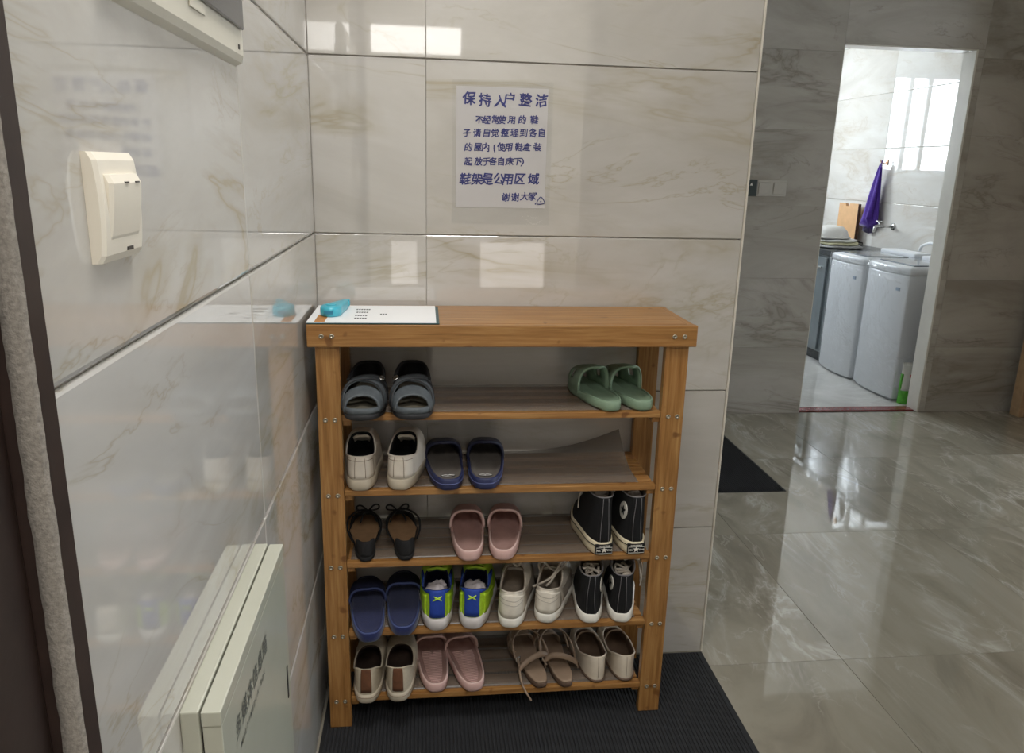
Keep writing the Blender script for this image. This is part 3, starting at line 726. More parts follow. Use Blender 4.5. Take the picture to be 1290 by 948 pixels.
# shelves 3 and 4 -- black canvas high-tops
def lace_mess(t, seed, y0, y1, z, wx, n, r=0.0022, m=None):
    rnd = random.Random(seed)
    for k in range(n):
        pts = []
        for i in range(6):
            pts.append((rnd.uniform(-wx, wx), rnd.uniform(y0, y1), z+rnd.uniform(-0.006, 0.010)))
        tube('lace', spline(pts, 36), r, m or M_lace, t, 5, flat=0.6)
def high_top(label, group, x, y, sh, rot, sd, H, star_side=0, plate=False, laces='strand', seed=1, msole=None, patch_th=1.05, hsole=0.034):
    msole = msole or M_cream
    t = shoe('canvas_high_top', label, group, x, y, sh, rot); l = Last(0.244, 0.092, sd, FOOT, 0.64)
    s = sole(l, t, msole, hsole, hsole*0.84, ((.004,0),(.0005,.08),(0,.3),(0,.9),(.003,1)), 0.008)
    if plate:
        tube('pinstripe', l.ring(-0.0004, lambda q: 0.0245-0.003*q, 0.008), 0.0012, M_canvas, s, 5, True)
    u = Upper(l, lambda q: hsole-0.004-0.006*q, 0.008, 0.008, 0.112, 0.060, H, H+0.002, H+0.014, 0.004, 0.7, 1.0, 0.8, 0, 0.5)
    # canvas leg: straight walls above the heel, sloping instep in front
    base_P = u.P
    def P(th, v):
        b, r_ = u.base(th), u.rim(th); tt = (1-math.cos(th))/2
        k = max(0, (tt-0.45)/0.55)
        mx = (1-math.cos(v*PI/2)**0.9)*(1-k)+k*(math.sin(v*PI/2)**1.3 if v < 1 else 1)
        mz = v*(1-k) + k*(0.42*math.sin(min(1, v*1.6)*PI/2) + 0.58*v**2.6)
        wob = 0.0012*math.sin(3*th+seed)*math.sin(v*PI*2+seed)
        p = Vector((b.x+(r_.x-b.x)*mx, b.y+(r_.y-b.y)*mx, b.z+(r_.z-b.z)*mz))
        waist = 1-0.07*math.sin(v*PI)*(1-k)
        return Vector((p.x*waist+wob, p.y, p.z))
    u.P = P
    u.body(t, M_canvas, nv=14); u.lining(t, M_lin, 0.040); u.piping(t, M_thread, 0.0014)
    u.patch('heel_strip', t, M_canvas, lambda a, b: (-0.30+0.6*a, 0.02+0.97*b), 6, 12, 0.0012)
    for th in (-0.22, 0.06): u.curve('stitch', t, M_thread, [(th+0.10, 0.03+0.95*k/12) for k in range(13)], 0.0007, 0.0018)
    # eyelet facing and tongue
    tg = []
    for y_, z_ in ((0.088, H+0.020), (0.104, H+0.004), (0.124, H-0.030), (0.146, 0.080)):
        tg.append([(xx*0.022+l.c(.5), y_+0.006*abs(xx), z_-0.004*abs(xx)) for xx in (-1,-.5,0,.5,1)])
    solid(mesh('tongue', [p for r_ in tg for p in r_], [(i*5+j, i*5+j+1, i*5+j+6, i*5+j+5) for i in range(3) for j in range(4)], M_lin, t), 0.004)
    if plate:
        pl = thing('tmp', '', ''); bpy.data.objects.remove(pl)
        hp = loft('heel_plate', [[(xx*k, yy, zz) for xx, zz in ((-0.021,0.006),(0.021,0.006),(0.021,0.030),(-0.021,0.030))] for k, yy in ((1,0.004),(1,-0.0022),(0.95,-0.0030))], M_canvas, t, smooth=False)
        st = star(0, 0.0165, 0.0078)
        loft('star', [[(a, yy, b) for a, b in st] for yy in (-0.0028, -0.0040)], M_wrub, hp, smooth=False)
        for word, cx, cz, sz in (('ALL', -0.0140, 0.0155, 0.0068), ('STAR', 0.0138, 0.0155, 0.0058), ('CONVERSE', 0.0, 0.0262, 0.0058)):
            vs, fs = text_mesh(word, sz, 0.0002)
            if fs: mesh('lettering', [(cx+p.x, -0.0033, cz+p.y) for p in vs], fs, M_wrub, hp, False)
        frm = tube('plate_border', [(a, -0.0030, b) for a, b in ((-0.0195,0.0075),(0.0195,0.0075),(0.0195,0.0228),(-0.0195,0.0228))], 0.0006, M_wrub, hp, 4, True)
    if star_side:
        th0 = star_side*patch_th; v0 = 0.62; rt, rv = 0.26, 0.20
        def disc(rr0, rr1, off, m, nm, par, shape=None):
            V, Fc = [], []
            n = 30
            ctr = u.P(th0, v0)+u.nrm(th0, v0)*off; V.append(ctr)
            for k in range(n):
                a = 2*PI*k/n; rr = shape(a) if shape else rr1
                th, v = th0+rt*rr*math.sin(a), v0+rv*rr*math.cos(a); V.append(u.P(th, v)+u.nrm(th, v)*off)
            for k in range(n):
                a = 2*PI*k/n; rr = (shape(a) if shape else rr1)*1.01
                th, v = th0+rt*rr*math.sin(a), v0+rv*rr*math.cos(a); V.append(u.P(th, v)-u.nrm(th, v)*0.001)
            for k in range(n):
                Fc.append((0, 1+k, 1+(k+1) % n)); Fc.append((1+k, 1+n+k, 1+n+(k+1) % n, 1+(k+1) % n))
            return mesh(nm, V, Fc, m, par, False)
        d = disc(0, 1.0, 0.0022, M_wrub, 'ankle_patch', t); d['label'] = 'round white ankle patch with a dark star'
        def sshape(a):
            k = (a % (2*PI/5))/(2*PI/5); k = abs(2*k-1)      # 1 at the points, 0 in the notches
            return 0.24+0.36*k**1.3
        disc(0, 0.6, 0.0030, M_canvas, 'star', d, sshape)
    if laces == 'strand':
        sx = -1 if sd < 0 else -1
        tube('lace', spline([(-0.010, 0.085, H+0.008), (-0.030, 0.088, H+0.006), (-0.036, 0.090, H-0.010), (-0.043, 0.092, H-0.032), (-0.045, 0.090, H-0.060)], 20), 0.0030, M_lace, t, 6, flat=0.6)
        for k in range(4):
            zz = H-0.012-0.024*k; yy = 0.113+0.012*k
            tube('lace', [(-0.024+l.c(.5), yy+0.004, zz+0.004), (l.c(.5), yy+0.002, zz+0.008), (0.024+l.c(.5), yy+0.004, zz+0.004)], 0.0026, M_lace, t, 5)
        tissue(t, 0.060, H-0.012, 0.022, seed)
    else:
        lace_mess(t, seed, 0.030, 0.095, H-0.010, 0.022, 4, 0.0034)
        if laces == 'spill':
            for k in range(3):
                tube('lace', spline([(0.004, 0.080, H+0.004), (0.024, 0.088, H+0.008), (0.040+0.004*k, 0.094, H-0.004), (0.046+0.003*k, 0.094+0.004*k, H-0.030-0.012*k), (0.049, 0.096, H-0.050-0.012*k)], 20), 0.0026, M_lace, t, 6, flat=0.6)
    return t
def tissue(t, y, z, r, seed, m=None, name='tissue_paper'):
    bm = bmesh.new(); bmesh.ops.create_icosphere(bm, subdivisions=4, radius=1.0)
    for v in bm.verts:
        d = mnoise.noise(v.co*2.1+Vector((seed*7.3, 0, 0)))*0.35 + abs(mnoise.noise(v.co*4.3+Vector((0, seed*3.1, 0))))*0.35
        v.co = v.co*(0.8+d); v.co = Vector((v.co.x*r*1.05, y+v.co.y*r*1.2, z+v.co.z*r*0.8))
    me = bpy.data.meshes.new(name); bm.to_mesh(me); bm.free()
    return link(name, me, m or M_lin, t, True)
high_top('black canvas high-top with star heel plate on the middle shelf, left one of its pair', 'black high-tops with star plates', 0.689, -0.258, 2, 3, -1, 0.148, 0, True, 'strand', 3)
high_top('black canvas high-top with round white ankle patch and star heel plate beside the right post', 'black high-tops with star plates', 0.768, -0.259, 2, 1, 1, 0.148, -1, True, 'strand', 5, None, 0.86)
high_top('black canvas high-top with plain white sole on the fourth shelf, left one of its pair', 'black high-tops with plain soles', 0.664, -0.260, 3, -9, -1, 0.126, 1, False, 'inside', 8, M_wrub, 0.95, 0.025)
high_top('black canvas high-top with laces spilling out on the fourth shelf beside the right post', 'black high-tops with plain soles', 0.742, -0.262, 3, -12, 1, 0.126, -1, False, 'spill', 9, M_wrub, 0.95, 0.025)

# shelf 4 -- deep blue slippers hanging over the edge
for lab, x, y, rot, sd in (('deep blue terry slipper on the fourth shelf beside the left post, hanging over the edge', 0.130, -0.305, 6, -1), ('deep blue terry slipper on the fourth shelf, next to the neon sneaker', 0.206, -0.284, 0, 1)):
    slide(lab, 'deep blue terry slippers', 'terry_slipper', x, y, 3, rot, sd, 0.270, 0.096, 0.024, 0.020, M_blue, M_blue, M_blued,
          lambda p: 0.52+0.05*abs(math.cos(p)), lambda p: 0.92, 0.046, rim=M_bluel, thick=0.006, hf=lambda k: 1.0-0.2*k-0.45*k**4, drop=0.002, grow=0.001)

# shelf 4 -- neon running shoes
def neon_extra(t, u, l, s, up):
    H = lambda a: 0.88+0.10*abs(2*a-1)
    hp = u.patch('heel_panel', t, M_royal, lambda a, b: ((-0.42+0.84*a)*(0.70+0.65*max(0, b-0.35)), 0.03+0.95*b), 12, 10, 0.0022)
    u.patch('collar_panel', t, M_royal, lambda a, b: (0.35+1.7*a, 0.66+0.33*b), 14, 5, 0.0018)
    u.patch('collar_panel', t, M_royal, lambda a, b: (-0.35-1.7*a, 0.66+0.33*b), 14, 5, 0.0018)
    u.patch('side_panel', t, M_neon, lambda a, b: (0.62+0.9*a, 0.02+0.52*b*(1-0.5*a)), 12, 6, 0.0030)
    u.patch('side_panel', t, M_neon, lambda a, b: (-0.62-0.9*a, 0.02+0.52*b*(1-0.5*a)), 12, 6, 0.0030)
    # crossed mark on the heel
    for a0, a1, wd in (((-0.15, 0.42), (0.15, 0.60), 0.0030), ((-0.11, 0.60), (0.13, 0.43), 0.0030)):
        u.curve('x_mark', hp, M_neonl, [(a0[0]+(a1[0]-a0[0])*k/4, a0[1]+(a1[1]-a0[1])*k/4) for k in range(5)], [0.0006, wd*0.7, wd*0.75, wd*0.7, 0.0012], 0.0022)
    tg = []
    for y_, z_ in ((0.100, 0.116), (0.116, 0.110), (0.136, 0.094), (0.160, 0.076)):
        tg.append([(xx*0.024+l.c(.5), y_+0.004*abs(xx), z_-0.007*abs(xx)) for xx in (-1,-.5,0,.5,1)])
    to = mesh('tongue', [p for r_ in tg for p in r_], [(i*5+j, i*5+j+1, i*5+j+6, i*5+j+5) for i in range(3) for j in range(4)], M_olive, t); solid(to, 0.006)
    tube('tongue_edge', [Vector(p)+Vector((0, -0.002, 0.001)) for p in tg[0]], 0.003, M_neonl, to, 6)
    for k in range(4):
        yy = 0.118+0.013*k; zz = 0.112-0.009*k
        tube('lace', spline([(-0.026+l.c(.5), yy+0.006, zz-0.010), (0.0+l.c(.5), yy, zz+0.003+0.003*(k % 2)), (0.026+l.c(.5), yy+0.004, zz-0.010)], 10), 0.0022, M_neonl, t, 5)
    tube('lace', spline([(0.0, 0.122, 0.118), (-0.022, 0.118, 0.132), (-0.034, 0.124, 0.122), (-0.012, 0.128, 0.116), (0.014, 0.120, 0.130), (0.030, 0.124, 0.120), (0.004, 0.128, 0.114)], 42), 0.0018, M_neonl, t, 5)
    tissue(t, 0.054, 0.080, 0.027, 3 if l.side > 0 else 11, M_tissue)
for lab, x, rot, sd in (('neon green and blue running shoe stuffed with tissue, left one of its pair', 0.288, 0, -1), ('neon green and blue running shoe stuffed with tissue, right one of its pair', 0.370, -10, 1)):
    low_sneaker(lab, 'neon running shoes', 'running_shoe', x, -0.266, 3, rot, sd, 0.258, 0.100, 0.032, M_neon, M_gsole, M_roydark, None, 0.103, 0.086, 0.110, 0.118, 0.066, neon_extra, 0, 0.012, ((.004,0),(.0,.15),(-.002,.5),(-.001,.85),(.003,1)))

# shelf 4 -- off-white knit trainers
def knit_extra(loopy):
    def ex(t, u, l, s, up):
        u.patch('heel_counter', t, M_offw, lambda a, b: (-0.95+1.9*a, 0.02+0.72*b*(1-0.35*abs(2*a-1))), 14, 8, 0.0016)
        u.patch('side_panel', t, M_greyw, lambda a, b: (1.1+1.2*a, 0.05+0.55*b), 12, 6, 0.0014)
        u.patch('side_panel', t, M_greyw, lambda a, b: (-1.1-1.2*a, 0.05+0.55*b), 12, 6, 0.0014)
        for v in (0.32, 0.46): u.curve('crease', t, M_greyw, [(-0.7+1.4*k/14, v+0.03*math.sin(k*0.5)) for k in range(15)], 0.0009, 0.0012)
        if loopy:
            for k in range(3):
                yy = 0.098+0.016*k; zz = 0.100-0.010*k
                tube('lace', spline([(-0.024, yy+0.004, zz-0.006), (0.0, yy, zz+0.004), (0.024, yy+0.006, zz-0.006)], 10), 0.0026, M_lace, t, 5)
            tube('lace', spline([(-0.040, 0.048, 0.070), (-0.018, 0.050, 0.082), (0.004, 0.066, 0.094), (0.016, 0.090, 0.112), (0.024, 0.104, 0.124), (0.034, 0.110, 0.122), (0.030, 0.102, 0.112), (0.014, 0.082, 0.100), (0.004, 0.058, 0.086), (-0.006, 0.046, 0.078)], 50), 0.0030, M_lace, t, 6)
            tube('lace', spline([(-0.026, 0.074, 0.098), (-0.034, 0.086, 0.112), (-0.022, 0.094, 0.116), (0.004, 0.086, 0.102), (0.020, 0.094, 0.106)], 24), 0.0026, M_lace, t, 6)
        else:
            tube('pull_loop', spline([(0.004, 0.112, 0.108), (-0.006, 0.112, 0.122), (0.002, 0.114, 0.132), (0.012, 0.114, 0.124), (0.008, 0.113, 0.110)], 24), 0.0038, M_lace, t, 6)
            tg = []
            for y_, z_ in ((0.108, 0.110), (0.120, 0.104), (0.140, 0.090), (0.160, 0.074)):
                tg.append([(xx*0.022+l.c(.5), y_+0.004*abs(xx), z_-0.006*abs(xx)) for xx in (-1,-.5,0,.5,1)])
            solid(mesh('tongue', [p for r_ in tg for p in r_], [(i*5+j, i*5+j+1, i*5+j+6, i*5+j+5) for i in range(3) for j in range(4)], M_greyw, t), 0.006)
            for k in range(3):
                yy = 0.124+0.014*k; zz = 0.106-0.010*k
                tube('lace', spline([(-0.024, yy+0.004, zz-0.008), (0.0, yy, zz+0.002), (0.024, yy+0.006, zz-0.008)], 10), 0.0026, M_lace, t, 5)
    return ex
low_sneaker('off-white knit trainer with a pull loop, standing next to the neon running shoe', 'off-white knit trainers', 'knit_trainer', 0.462, -0.268, 3, -13, -1, 0.246, 0.096, 0.026, M_offw, M_wrub, M_offin, M_lace, 0.093, 0.080, 0.110, 0.122, 0.060, knit_extra(False))
low_sneaker('off-white knit trainer with loosely tied laces, standing next to the black high-tops', 'off-white knit trainers', 'knit_trainer', 0.550, -0.252, 3, -20, 1, 0.246, 0.096, 0.026, M_offw, M_wrub, M_offin, M_lace, 0.089, 0.078, 0.108, 0.118, 0.060, knit_extra(True))

# shelf 5 -- beige canvas slip-ons with a brown stripe
def canvas_extra(t, u, l, s, up):
    u.patch('heel_stripe', t, M_brown, lambda a, b: (-0.20+0.40*a, 0.06+0.92*b), 6, 10, 0.0018)
    tube('foxing_line', l.ring(-0.0003, lambda q: 0.017, 0.008), 0.0010, M_seam, s, 5, True)
for lab, x, rot, sd in (('beige canvas slip-on with brown heel stripe beside the left post of the bottom shelf', 0.116, -1, -1), ('beige canvas slip-on with brown heel stripe next to the ribbed pink slide', 0.192, -3, 1)):
    low_sneaker(lab, 'beige canvas slip-ons', 'canvas_slip_on', x, -0.284, 4, rot, sd, 0.250, 0.094, 0.024, M_beige, M_wsole, M_dkbr, M_beige, 0.090, 0.066, 0.074, 0.135, 0.068, canvas_extra)

# shelf 5 -- ribbed pink slides
for lab, x, y, rot, sd in (('ribbed dusty pink slide on the bottom shelf next to the canvas slip-on', 0.287, -0.256, 5, -1), ('ribbed dusty pink slide on the bottom shelf, right one of its pair', 0.382, -0.260, 9, 1)):
    slide(lab, 'ribbed dusty pink slides', 'rubber_slide', x, y, 4, rot, sd, 0.244, 0.091, 0.024, 0.020, M_pink, M_pinkf, M_pink,
          lambda p: 0.62+0.05*abs(math.cos(p)), lambda p: 0.995, 0.046, rim=M_pinkl, ribs=True, thick=0.0045, hf=lambda k: 1.0-0.25*k-0.45*k**4, drop=0.004, grow=0.001)

# shelf 5 -- taupe ankle-strap sandals
def ankle_sandal(label, x, y, rot, sd, dangling):
    t = shoe('ankle_strap_sandal', label, 'taupe ankle-strap sandals', x, y, 4, rot); l = Last(0.240, 0.080, sd, [(0,.70),(.15,.72),(.35,.66),(.5,.80),(.68,1),(.85,.95),(1,.8)], 0.6, 0.08)
    sole(l, t, M_taupd, 0.016, 0.010, spring=0.004, name='outsole'); footbed(l, t, M_taupe, 0.019, 0.013, 0.002, 0.001, 0.004, rise=0.001)
    def ribbon(name, pts, wd, m, par=t, seg=40):
        P_ = spline(pts, seg); V, Fc = [], []
        for i, p in enumerate(P_):
            for dz_ in (-wd/2, wd/2): V.append((p.x, p.y+dz_*0.45, p.z+dz_*0.9))
        for i in range(len(P_)-1): Fc.append((2*i, 2*i+1, 2*i+3, 2*i+2))
        o = mesh(name, V, Fc, m, par); solid(o, 0.0022); return o
    # band slanting across the instep just in front of the heel
    ribbon('instep_strap', [(-0.036*sd*-1*-1, 0.080, 0.016), (-0.040*sd, 0.070, 0.040), (-0.018*sd, 0.062, 0.056), (0.014*sd, 0.056, 0.050), (0.040*sd, 0.052, 0.034), (0.046*sd, 0.054, 0.022)], 0.015, M_taupe)
    a = tube('ankle_strap', spline([(-0.038, 0.062, 0.030), (-0.045, 0.095, 0.046), (-0.034, 0.132, 0.068), (0.0, 0.150, 0.080), (0.034, 0.132, 0.068), (0.045, 0.095, 0.046), (0.040, 0.062, 0.030)], 42), 0.0026, M_taupe, t, 6)
    tube('ankle_strap', spline([(-0.037, 0.110, 0.040), (-0.034, 0.165, 0.058), (0.0, 0.190, 0.066), (0.034, 0.165, 0.058), (0.037, 0.110, 0.040)], 36), 0.0024, M_taupe, t, 6)
    strap(l, t, M_taupe, lambda p: 0.72, lambda p: 0.86, 0.034, 0.012, 0.001, 0.0025, 'toe_strap')
    bk = tube('buckle', [(0.006*cx_-0.039, 0.078+0.002*cx_, 0.040+0.006*cz_) for cx_, cz_ in ((-1,-1),(1,-1),(1,1),(-1,1))], 0.0012, M_chrome, t, 5, True)
    if dangling:
        tube('loose_strap_end', spline([(-0.037, 0.085, 0.044), (-0.042, 0.060, 0.030), (-0.046, 0.030, 0.010), (-0.044, 0.002, 0.000), (-0.036, -0.006, -0.014), (-0.032, -0.008, -0.022)], 26), 0.0026, M_taupe, a, 6)
ankle_sandal('taupe ankle-strap sandal with a loose strap end hanging over the bottom shelf', 0.552, -0.258, 12, -1, True)
ankle_sandal('taupe ankle-strap sandal on the bottom shelf next to the cream flats', 0.616, -0.260, 8, 1, False)

# shelf 5 -- cream patent flats
def flat_extra(t, u, l, s, up):
    u.curve('heel_seam', t, M_seam, [(0.0, 0.05+0.92*k/8) for k in range(9)], 0.0006, 0.0004)
    tube('elastic_strap', spline([(-0.032, 0.120, 0.042), (-0.020, 0.126, 0.062), (0.0, 0.128, 0.068), (0.020, 0.126, 0.062), (0.032, 0.120, 0.042)], 24), 0.0022, M_taupe, t, 6)
for lab, x, rot, sd in (('cream patent ballet flat on the bottom shelf next to the taupe sandals', 0.698, 3, -1), ('cream patent ballet flat on the bottom shelf beside the right post', 0.772, 0, 1)):
    low_sneaker(lab, 'cream patent ballet flats', 'ballet_flat', x, -0.247, 4, rot, sd, 0.236, 0.090, 0.007, M_bone, M_taupd, M_bonin, M_bone, 0.068, 0.048, 0.042, 0.180, 0.070, flat_extra, 0, 0.006, ((.004,0),(.001,.2),(0,.5),(0,.85),(.002,1)), 0.7, p=0.74)

# ------------------------------------------------------------------ pixel helper: a ray of the photograph meets a known plane
CAM = Vector((0.2602293, -1.9249353, 1.3600656))
def at(px, py, ax, val):
    d = _f + _r*((px-645)/F_PX) - _u*((py-474)/F_PX)
    return CAM + d*((val-CAM[ax])/d[ax])

# ------------------------------------------------------------------ mats
RUB = mat('charcoal_mat', (36,37,40), 0.95, 0.3, 260, 0.4, 700); RUBB = mat('mat_edge', (30,31,33), 0.8, 0.1)
def ribbed_mat(label, x0, x1, y0, y1, along):
    t = thing('floor_mat', label, 'mat', ((x0+x1)/2, (y0+y1)/2, 0.0))
    a, b = (x1-x0)/2, (y1-y0)/2
    box('backing', (-a, -b, 0.0), (a, b, 0.003), RUBB, t, 0.001)
    V, Fc = [], []; pitch = 0.0095
    n = int((2*(a if along == 'y' else b)-0.016)/pitch); st = 24
    rnd = random.Random(4)
    for k in range(n):
        c = -(a if along == 'y' else b)+0.008+pitch*(k+0.5); Lh = (b if along == 'y' else a)-0.006
        base = len(V)
        for i in range(st+1):
            s_ = -Lh+2*Lh*i/st
            for du, dz_ in ((-0.0042, 0.0028), (-0.0024, 0.0056), (0.0024, 0.0056), (0.0042, 0.0028)):
                zz = dz_+rnd.uniform(-0.0005, 0.0005)
                V.append((c+du, s_, zz) if along == 'y' else (s_, c+du, zz))
        for i in range(st):
            for j in range(3):
                q = base+i*4+j; Fc.append((q, q+1, q+5, q+4))
    o = mesh('pile_ribs', V, Fc, RUB, t, False); o['kind'] = 'stuff'
    return t
ribbed_mat('charcoal ribbed floor mat under the shoe rack', 0.004, 1.066, -0.80, -0.006, 'y')
ribbed_mat('charcoal ribbed floor mat in the passage beyond the corner', 1.076, 1.862, 1.130, 1.885, 'y')

# ------------------------------------------------------------------ handwritten notice on the back wall
note = thing('handwritten_notice', 'white paper notice handwritten in blue Chinese characters, taped above the shoe rack', 'notice', (0.4455, 0.0, 1.268))
PAPER = mat('paper_white', (206,202,200), 0.55, 0.02, 8); INK = mat('blue_ink', (38,46,120), 0.5, 0.15, 200)
box('paper', (-0.1085, -0.0006, 0.0), (0.1085, -0.0001, 0.276), PAPER, note)
FILM = clear_film('clear_film', 0.04, 0.04, 0.1, 14)
V, Fc = [], []
for i in range(13):
    for j in range(15):
        V.append((-0.118+0.238*i/12, -0.0016-0.0007*(1+math.sin(i*1.7+j*0.6)*math.cos(j*1.1)), -0.040+0.330*j/14))
for i in range(12):
    for j in range(14):
        k = i*15+j; Fc.append((k, k+1, k+16, k+15))
mesh('clear_film', V, Fc, FILM, note)['label'] = 'clear plastic film over the paper'
lines = [
 ('保持入户整洁', [591,611,630,642,662,682], [125,127,129,126,127,128], 15.5),
 ('不经常使用的鞋', [604,613,624,632,645,658,673], [151.5]*7, 10.2),
 ('子请自觉整理到各自', [588,601,613,623.5,636,648,659.5,671.5,682.5], [168]*9, 10.2),
 ('的屋内(使用鞋盒装', [590,602,612,622.5,631.5,641,653.5,663.5,677], [186]*9, 10.2),
 ('起放于各自床下)', [590,603,612.5,621,631,642,652,658.5], [204]*8, 10.2),
 ('鞋架是公用区域', [586,601,614,628.5,640,654.5,672], [226.5]*7, 14.5),
 ('谢谢大家.', [637,649,660.5,670.5,674.5], [249,249,248,248,254], 10.5)]
V, Fc = [], []; rnd = random.Random(12)
cache = {}
for txt, xs, ys, px in lines:
    for ch, x, y in zip(txt, xs, ys):
        w_ = at(x, y, 1, 0.0); size = px*0.00197
        if ch not in cache: cache[ch] = text_mesh(ch, 1.0, 0.0)
        vs, fs = cache[ch]
        a = rnd.uniform(-0.10, 0.10); sk = rnd.uniform(0.02, 0.16); ph = rnd.uniform(0, 6)
        for q, (ox, oy) in enumerate(((0.022, 0.022), (-0.022, 0.022), (0.022, -0.022), (-0.022, -0.022))):   # a broad felt-tip stroke
            b0 = len(V)
            for p in vs:
                u_, v_ = (p.x+ox)*size, (p.y+oy)*size
                u_ += sk*v_ + 0.035*size*math.sin(p.y*7+ph); v_ += 0.035*size*math.sin(p.x*8+ph) + a*u_
                V.append((w_.x+u_-0.4455, -0.0009-0.00004*q, w_.z+v_-1.268))
            Fc += [tuple(b0+i for i in f_) for f_ in fs]
if Fc:
    o = mesh('lettering', V, Fc, INK, note, False)
pts = [at(x, y, 1, 0.0) for x, y in ((676,256),(681,248),(686,255),(681,257))]
tube('doodle', [(p.x-0.4455, -0.0010, p.z-1.268) for p in spline([(q.x, q.y, q.z) for q in pts], 20, True)], 0.0011, INK, note, 5, True)
p = at(681, 254, 1, 0.0); tube('doodle', [(p.x-0.4475, -0.0010, p.z-1.268), (p.x-0.4435, -0.0010, p.z-1.267)], 0.0010, INK, note, 5)

# ------------------------------------------------------------------ clipboard, tape dispenser on top of the rack
cb = thing('clipboard', 'dark teal clipboard with a white printed sheet on top of the rack', 'clipboard', (0.150, -0.150, RTOP))
box('board', (-0.140, -0.107, 0.0006), (0.143, 0.108, 0.0030), mat('teal_board', (30,72,78), 0.4, 0.08), cb, 0.0006)
sh = box('sheet', (-0.142, -0.105, 0.0032), (0.136, 0.110, 0.0038), mat('sheet_white', (246,246,246), 0.5, 0.01, 10), cb); sh['label'] = 'white printed sheet'
PRN = mat('print_grey', (90,90,94), 0.6); ORN = mat('print_orange', (190,130,70), 0.6, 0.1)
for k, (y, x0, x1) in enumerate(((0.055, -0.048, -0.018), (0.018, -0.045, -0.018), (-0.022, -0.045, -0.020), (-0.055, -0.044, -0.018), (-0.005, 0.010, 0.022))):
    xx = x0; i = 0
    while xx < x1:
        box('printed_mark', (xx, y-0.006, 0.0038), (xx+0.004, y+0.006, 0.00405), PRN, sh); xx += 0.0056
box('printed_block', (-0.126, -0.100, 0.0038), (-0.104, -0.020, 0.00405), ORN, sh)['label'] = 'orange printed block'
CY = mat('cyan_plastic', (70,176,196), 0.3, 0.06, 30); CYD = mat('cyan_dark_label', (40,120,150), 0.4, 0.1)
td = thing('tape_dispenser', 'small cyan teardrop tape dispenser lying on the printed sheet', 'tape dispenser', (0.052, -0.168, RTOP+0.0040), R(0))
out = []
for i in range(40):
    a = 2*PI*i/40; r_ = 0.024
    x, y = r_*math.cos(a), r_*1.25*math.sin(a)
    d = max(0, math.cos(a-R(68)))**6
    out.append((x+d*0.020, y+d*0.072))
def scaled(o, k, z):
    cx, cy = 0.004, 0.010
    return [(cx+(x-cx)*k, cy+(y-cy)*k, z) for x, y in o]
bd = loft('body', [scaled(out, k, z) for k, z in ((0.90,0),(0.98,0.003),(1.0,0.008),(1.0,0.016),(0.96,0.020),(0.84,0.0225),(0.5,0.0235))], CY, td)
lathe('reel_cap', [(0.012,0.0225),(0.012,0.0250),(0.009,0.0258),(0.004,0.0250)], CY, td, 24)
box('label_print', (-0.012, -0.0310, 0.007), (0.008, -0.0285, 0.014), CYD, td, 0.0005)
box('tip', (0.023, 0.088, 0.004), (0.033, 0.104, 0.020), CY, td, 0.003)

# ------------------------------------------------------------------ light switch on the left wall
IV = mat('ivory_plastic', (232,224,208), 0.35, 0.02, 20); SLOT = mat('dark_slot', (70,64,58), 0.6)
ls = thing('light_switch', 'ivory rocker light switch with curved cover on the left wall', 'light switch', (0.0, -1.2355, 1.279))
def arc_block(name, y0, y1, z0, z1, xb, xe, sag, m, par, n=12, tilt=0.0, endr=0.004):
    rings = []
    for k in range(n+1):
        f = k/n; z = z0+(z1-z0)*f; bul = xe + sag*(1-(2*f-1)**2) + tilt*(f-0.5)
        if k in (0, n): bul = xb+(bul-xb)*0.72
        e = 0.003
        rings.append([(xb, y0, z), (bul-e, y0, z), (bul, y0+e, z), (bul, y1-e, z), (bul-e, y1, z), (xb, y1, z)])
    return loft(name, rings, m, par, smooth=False)
arc_block('cover', -0.043, 0.043, 0.0, 0.086, 0.0, 0.0095, 0.0035, IV, ls, 14)
rk_ = arc_block('rocker', -0.034, 0.033, 0.014, 0.069, 0.006, 0.0150, 0.0015, IV, ls, 8, 0.007)
for y in (-0.004, 0.020): box('indicator', (0.0150, y-0.004, 0.0620), (0.0192, y+0.004, 0.0632), SLOT, rk_)
box('maker_mark', (0.0092, 0.004, 0.0065), (0.0118, 0.016, 0.0095), SLOT, ls)

# ------------------------------------------------------------------ distribution panel (its lower edge is in view)
PAN = mat('cream_panel_plastic', (214,208,192), 0.4, 0.03, 15); PWIN = mat('smoked_window', (66,68,72), 0.15, 0.1)
dp = thing('distribution_panel', 'cream electrical distribution panel with smoked cover high on the left wall', 'electrical panel', (0.0, -0.970, 1.488))
fr = [[(0.0, -0.245, -0.0), (0.0, 0.236, -0.0), (0.0, 0.236, 0.30), (0.0, -0.245, 0.30)],
      [(0.010, -0.243, 0.004), (0.010, 0.232, 0.004), (0.010, 0.232, 0.296), (0.010, -0.243, 0.296)],
      [(0.014, -0.235, 0.012), (0.014, 0.226, 0.012), (0.014, 0.226, 0.288), (0.014, -0.235, 0.288)],
      [(0.014, -0.200, 0.040), (0.014, 0.2495-0.004, 0.288), (0.014, 0.226, 0.288), (0.014, -0.20, 0.288)]]
loft('frame', fr[:3], PAN, dp, smooth=False)
dcv = box('smoked_cover', (0.0142, -0.190, 0.044), (0.0190, 0.216, 0.24), PWIN, dp, 0.002); dcv['label'] = 'dark smoked plastic cover'
box('finger_notch', (0.0142, -0.030, 0.030), (0.0160, 0.030, 0.043), PAN, dp, 0.001)
box('screw_cap', (0.0142, 0.196, 0.018), (0.0152, 0.202, 0.024), SLOT, dp)

